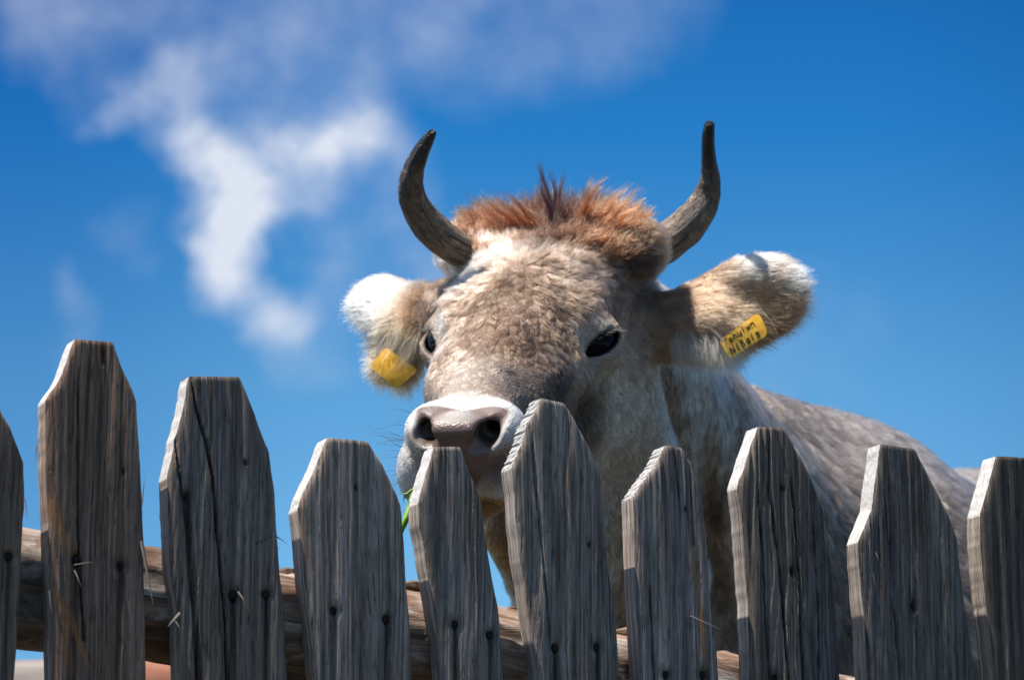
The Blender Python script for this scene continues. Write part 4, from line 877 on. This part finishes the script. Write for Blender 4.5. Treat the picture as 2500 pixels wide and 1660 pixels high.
horn([(1535,630,3.50),(1625,592,3.48),(1688,540,3.48),(1722,487,3.48),(1733,440,3.47),(1731,400,3.46),(1729,365,3.45),(1729,330,3.44),(1734,296,3.43)], [52,50,44,36,26,20,17,15.5,12], 'right horn, standing upright with a blunt black tip')

# ---- eyes
M_eye, t, p = mat('eyeball'); p.inputs['Base Color'].default_value = (.006, .005, .006, 1); p.inputs['Roughness'].default_value = .08; p.inputs['Specular IOR Level'].default_value = .05
M_rim, t, p = mat('eyelid_skin'); p.inputs['Base Color'].default_value = (.022, .016, .014, 1); p.inputs['Roughness'].default_value = .4
def sphere(c_, r, nu=40, nv_=24):
    th = np.linspace(0, PI, nv_); ph = np.linspace(0, 2*PI, nu, endpoint=False); V_ = np.array([[math.sin(a_)*math.cos(b_), math.sin(a_)*math.sin(b_), math.cos(a_)] for a_ in th for b_ in ph])*r+c_
    I = np.arange(nu*nv_).reshape(nv_, nu); J = np.roll(I, -1, 1); return V_, [list(f) for f in np.stack([I[:-1], I[1:], J[1:], J[:-1]], -1).reshape(-1, 4)]
nl = nrm(np.array([[.74, .60, .28]]))[0]; au = np.cross(nl, np.array([0, 0, 1.0])); au /= np.linalg.norm(au); au = au if au[1] > 0 else -au; av = np.cross(au, nl); av = av if av[2] > 0 else -av
for s_ in (1, -1):
    mir = np.array([s_, 1, 1]); c_ = toW(EYE*mir)[0]; V_, fs = sphere(c_, (EYR-.0012)*HS); eye = obj('eye', V_-CL, fs, M_eye, cow); eye['label'] = 'black glossy eye'
    # eyelid rim: a dark welt that follows the slit
    ring = []
    for sgn, ce, rr_ in ((1, -.0200, .0300), (-1, .0200, .0330)):
        half = math.acos(.0200/rr_)*.97 if False else None
    xa = np.linspace(-.0310, .0325, 38); up = np.sqrt(np.maximum(.0442**2-(xa-.001)**2, 0))-.0310; dn = -np.sqrt(np.maximum(.0650**2-(xa-.001)**2, 0))+.0560
    loop = [(x, u1) for x, u1, d_ in zip(xa, up, dn) if u1 > d_]+[(x, d_) for x, u1, d_ in list(zip(xa, up, dn))[::-1] if u1 > d_]
    Pl = []
    for (x, b_) in loop:
        bb = b_-SKW*x; r2_ = max((EYR+.0022)**2-x*x-bb*bb, 1e-6); Pl.append(toW((EYE+au*x+av*bb+nl*(math.sqrt(r2_)))*mir)[0])
    Pl = np.array(Pl); n_ = len(Pl); m_ = 8; V_, fs = [], []
    for i in range(n_):
        tn = nrm((Pl[(i+1) % n_]-Pl[i-1])[None])[0]; o1 = nrm((Pl[i]-c_)[None])[0]; o2 = np.cross(tn, o1); rr_ = .0014
        for k in range(m_): V_.append(Pl[i]+(o1*math.cos(2*PI*k/m_)+o2*math.sin(2*PI*k/m_))*rr_)
        for k in range(m_): fs.append([i*m_+k, i*m_+(k+1) % m_, ((i+1) % n_)*m_+(k+1) % m_, ((i+1) % n_)*m_+k])
    obj('eyelid_rim', np.array(V_)-CL, fs, M_rim, eye)
    # lashes on the upper lid
    nh = 70; ks = rng.integers(2, len([1 for x, u1, d_ in zip(xa, up, dn) if u1 > d_])-2, nh); rts = Pl[ks]; oo = nrm(rts-c_); dr = nrm(oo*.7+(HR@np.array([0, 0, -.55]))*1.0+rng.normal(0, .12, (nh, 3)))
    tt2 = np.linspace(0, 1, 7)[None, :, None]; PP = rts[:, None]+dr[:, None]*tt2*.009+oo[:, None]*(tt2**2)*.005
    curves('eyelashes', PP, .00035*np.linspace(1, .2, 7)[None]*np.ones((nh, 1)), np.full((nh, 3), .01), eye, M_hair)

# ---- whiskers on the muzzle
wr = np.where((Y > .20) & (Z < -.05) & (np.abs(X) > .03) & (facing[ti][ok] > -.5))[0]; ws = rng.choice(wr, 110, replace=False)
dr = nrm(Nn[ws]+(np.array([np.sign(X[ws])*.5, .1+0*ws, -.1+0*ws]).T@HR.T)*.6+rng.normal(0, .2, (110, 3)))
strand_set('whiskers', P0[ws], dr, rng.uniform(.02, .045, 110), .00022, np.full((110, 3), .02), seed=5, grav=.25, wav=.0005)

# ---- ear tags
M_tag, t, p = mat('yellow_ear_tag'); nn = t.noise(t.a('ShaderNodeTexCoord').outputs['Object'], 120, 4)
t.put(p.inputs['Base Color'], t.ramp(nn.outputs[0], [(.3, (.62, .28, .02)), (.6, (.84, .46, .04))])); p.inputs['Roughness'].default_value = .4
M_ink, t, p = mat('black_ink'); p.inputs['Base Color'].default_value = (.02, .018, .016, 1)
def ear_tag(c4, label, strokes, dn):
    P = [np.array(U(*q)) for q in c4]; fx = nrm((P[1]-P[0])[None])[0]; fy = nrm((P[3]-P[0])[None])[0]; nn_ = nrm(np.cross(fx, fy)[None])[0]
    if nn_@BACK < 0: nn_ = -nn_
    W_ = np.linalg.norm(P[1]-P[0]); H_ = np.linalg.norm(P[3]-P[0]); n_ = 24; m_ = 16; rad_ = .13
    g_ = []
    for j in range(m_+1):
        for i in range(n_+1):
            x, y = i/n_, j/m_; cx_ = min(x, 1-x)*W_; cy_ = min(y, 1-y)*H_; rc = .006
            if cx_ < rc and cy_ < rc:
                dx, dy = rc-cx_, rc-cy_; L_ = max(math.hypot(dx, dy), 1e-9); mxx = max(dx, dy); k = mxx/L_; cx2, cy2 = rc-dx*k, rc-dy*k
                x = cx2/W_ if x < .5 else 1-cx2/W_; y = cy2/H_ if y < .5 else 1-cy2/H_
            q_ = P[0]*(1-x)*(1-y)+P[1]*x*(1-y)+P[2]*x*y+P[3]*(1-x)*y; g_.append(q_+nn_*(.0018*math.sin(PI*x)+.001*math.sin(PI*y)))
    g_ = np.array(g_); I = np.arange(len(g_)).reshape(m_+1, n_+1); n0 = len(g_); V_ = np.vstack([g_, g_-nn_*.0016]); f1 = np.stack([I[:-1, :-1], I[:-1, 1:], I[1:, 1:], I[1:, :-1]], -1).reshape(-1, 4)
    per = list(I[0])+list(I[1:, -1])+list(I[-1][::-1][1:])+list(I[::-1, 0][1:-1]); fs = [list(f) for f in f1]+[list(f[::-1]+n0) for f in f1]+[[per[k], per[(k+1) % len(per)], per[(k+1) % len(per)]+n0, per[k]+n0] for k in range(len(per))]
    o = obj('ear_tag', V_-CL, fs, M_tag, cow); o['label'] = label; o.data.set_sharp_from_angle(angle=math.radians(40))
    vs_, fs = [], []
    for st_ in strokes:
        for (x0, y0), (x1, y1) in zip(st_[:-1], st_[1:]):
            def pt(x, y): return P[0]*(1-x)*(1-y)+P[1]*x*(1-y)+P[2]*x*y+P[3]*(1-x)*y+nn_*(.0018*math.sin(PI*x)+.001*math.sin(PI*y)+.0005)
            a_, b_ = pt(x0, y0), pt(x1, y1); sd = nrm(np.cross(b_-a_, nn_)[None])[0]*.00065; ex_ = nrm((b_-a_)[None])[0]*.0004; k = len(vs_)
            vs_ += [a_-sd-ex_, a_+sd-ex_, b_+sd+ex_, b_-sd+ex_]; vs_ += [q_-nn_*.0004 for q_ in vs_[k:k+4]]
            fs += [[k, k+1, k+2, k+3], [k+7, k+6, k+5, k+4], [k, k+4, k+5, k+1], [k+1, k+5, k+6, k+2], [k+2, k+6, k+7, k+3], [k+3, k+7, k+4, k]]
    if vs_: obj('handwriting', np.array(vs_)-CL, fs, M_ink, o, smooth=False)
    return o
def letters(txt, x, y, w_, h_, gap=.25):
    G_ = {'N': [[(0,1),(.1,0),(.75,1),(.95,0)]], 'i': [[(.4,.35),(.35,1)], [(.45,.05),(.47,.12)]], 'b': [[(.1,0),(.15,1),(.7,.9),(.7,.55),(.15,.5)]], 'B': [[(.1,0),(.1,1),(.7,.85),(.6,.5),(.15,.45)], [(.1,0),(.6,.1),(.55,.4),(.15,.45)]], 'a': [[(.8,.4),(.3,.4),(.1,.8),(.4,1),(.8,.6),(.8,1)]],
          's': [[(.8,.4),(.3,.35),(.25,.6),(.75,.7),(.7,.95),(.15,1)]], 'n': [[(.1,.35),(.1,1)], [(.1,.5),(.5,.35),(.8,.5),(.85,1)]], 'u': [[(.1,.35),(.2,.95),(.6,1),(.85,.4),(.9,1)]], 'r': [[(.2,.35),(.2,1)], [(.2,.5),(.7,.35)]], 'o': [[(.5,.35),(.15,.6),(.3,1),(.8,.9),(.8,.5),(.5,.35)]], 'w': [[(0,.4),(.2,1),(.5,.5),(.7,1),(1,.4)]], 'T': [[(0,0),(1,.05)], [(.5,0),(.4,1)]]}
    o_ = []
    for ch in txt:
        for st_ in G_.get(ch, []): o_.append([(x+px_*w_, y+(1-py_)*h_*-1+h_) if False else (x+px_*w_, y+py_*h_) for px_, py_ in st_])
        x += w_*(1+gap)
    return o_
# tag corners: top-left, top-right, bottom-right, bottom-left in the photograph
ear_tag([(1755,832,3.394),(1852,762,3.408),(1876,816,3.400),(1782,877,3.390)], 'yellow ear tag with black handwriting on the right ear', letters('Tanuiwn', .06, .10, .088, .28)+letters('NiBais', .10, .55, .10, .33), 1)
ear_tag([(940,846,3.464),(1022,904,3.452),(968,950,3.453),(904,895,3.461)], 'yellow ear tag glowing through the hair of the left ear', [], 1)

# ---- grass in the mouth
M_blade, t, p = mat('green_blade'); nn = t.noise(t.a('ShaderNodeTexCoord').outputs['Object'], 60, 3)
t.put(p.inputs['Base Color'], t.ramp(nn.outputs[0], [(.3, (.08, .20, .02)), (.7, (.24, .42, .04))])); p.inputs['Transmission Weight'].default_value = 0; p.inputs['Roughness'].default_value = .45
tf = empty('grass_tuft', tuple(U(1010, 1205, 3.03))); tag(tf, 'green grass blades hanging from the cow mouth beside the narrow picket', 'grass')
def blade(pts, w0, par):
    Q = spline([U(*q) for q in pts], 14); vs_, fs = [], []
    for i in range(14):
        tn = nrm((Q[min(i+1, 13)]-Q[max(i-1, 0)])[None])[0]; a_ = nrm(np.cross(tn, BACK)[None])[0]; wd = w0*3.03/F*.5*(math.sin(PI*min(1, .25+.75*(i/13)))**.5 if i > 6 else 1)*(1 if i < 10 else 1-(i-9)/4.6)
        vs_ += [Q[i]-a_*wd, Q[i]+BACK*wd*.35, Q[i]+a_*wd, Q[i]-BACK*.0002]
    for i in range(13):
        for k in range(4): fs.append([i*4+k, i*4+(k+1) % 4, i*4+4+(k+1) % 4, i*4+4+k])
    fs += [[3, 2, 1, 0], [52, 53, 54, 55]]
    obj('blade', np.array(vs_)-np.array(par.location), fs, M_blade, par)
blade([(1018,1190,3.03),(1005,1225,3.02),(993,1262,3.01),(983,1290,3.01),(978,1325,3.01)], 17, tf); blade([(1022,1195,3.03),(1012,1222,3.02),(1004,1240,3.02),(1000,1262,3.015)], 11, tf)
blade([(1024,1190,3.03),(1000,1202,3.02),(985,1206,3.02),(975,1202,3.02)], 4, tf); blade([(1024,1186,3.03),(1005,1196,3.02),(988,1212,3.02),(984,1232,3.02)], 5, tf); blade([(1022,1200,3.03),(1016,1220,3.02),(1014,1235,3.02),(1012,1250,3.02)], 6, tf)

# ---- far log beyond the fence (blurred, low between the left pickets)
def far_log():
    a_ = U(-900, 1668, 6.0); b_ = U(560, 1690, 6.0); c_ = [U(-900,1700,6.0), U(-300,1690,6.0), U(70,1697,6.0), U(250,1680,6.0), U(430,1688,6.0), U(640,1720,6.0), U(760,1745,6.05)]
    Q = spline(c_, 60); rr_ = .075; vs_, fs = [], []; m_ = 24
    for i in range(60):
        tn = nrm(np.gradient(Q, axis=0)[i][None])[0]; o1 = np.array([0, 0, 1.0]); o2 = nrm(np.cross(tn, o1)[None])[0]
        for k in range(m_): vs_.append(Q[i]+(o1*math.cos(2*PI*k/m_)+o2*math.sin(2*PI*k/m_))*rr_)
    V_ = np.array(vs_); V_ = V_+(fb(V_, 9, 3, 3)[:, None]-.5)*.03; I = np.arange(60*m_).reshape(60, m_); J = np.roll(I, -1, 1)
    fs = [list(f) for f in np.stack([I[:-1], I[1:], J[1:], J[:-1]], -1).reshape(-1, 4)]+[list(I[0]), list(I[-1][::-1])]
    root = empty('log_barrier', tuple(np.array([Q[20][0], Q[20][1], GZ]))); RL = np.array(root.location)
    tag(root, 'pale blurred log barrier low behind the leftmost pickets', 'log barrier')
    obj('log', V_-RL, fs, M_far, root)
    for k in (4, 30, 56):                    # posts carry it
        cx_, cy_, cz_ = Q[k]; vs_, fs = [], []
        for j, z_ in enumerate((GZ-.1, GZ+.3, cz_-.02)):
            for q_ in range(12): vs_.append([cx_+math.cos(q_*PI/6)*(.06-.004*j), cy_+math.sin(q_*PI/6)*(.06-.004*j), z_])
        for j in range(2):
            for q_ in range(12): fs.append([j*12+q_, j*12+(q_+1) % 12, j*12+12+(q_+1) % 12, j*12+12+q_])
        fs += [list(range(12))[::-1], list(range(24, 36))]; obj('post', np.array(vs_)-RL, fs, M_far, root)
far_log()
# fence posts that carry the rail
for s_ in (-1.25, 1.35):
    vs_, fs = [], []; base_ = FP*np.array([1, 1, 0])+FE*s_-FN*(RB+.10)
    for j, z_ in enumerate((GZ-.2, GZ+.5, 1.56 if s_ < 0 else 1.40)):
        for q_ in range(16): vs_.append(base_+np.array([math.cos(q_*PI/8)*.055, math.sin(q_*PI/8)*.055, z_]))
    for j in range(2):
        for q_ in range(16): fs.append([j*16+q_, j*16+(q_+1) % 16, j*16+16+(q_+1) % 16, j*16+16+q_])
    fs += [list(range(16))[::-1], list(range(32, 48))]; o = obj('post', np.array(vs_)-np.array(fence.location), fs, M_log, fence, attrs={'stain': np.ones((48, 3))})
    at = o.data.attributes.new('uvw', 'FLOAT_VECTOR', 'POINT'); at.data.foreach_set('vector', np.array(vs_, dtype=np.float32).ravel())
print('done')
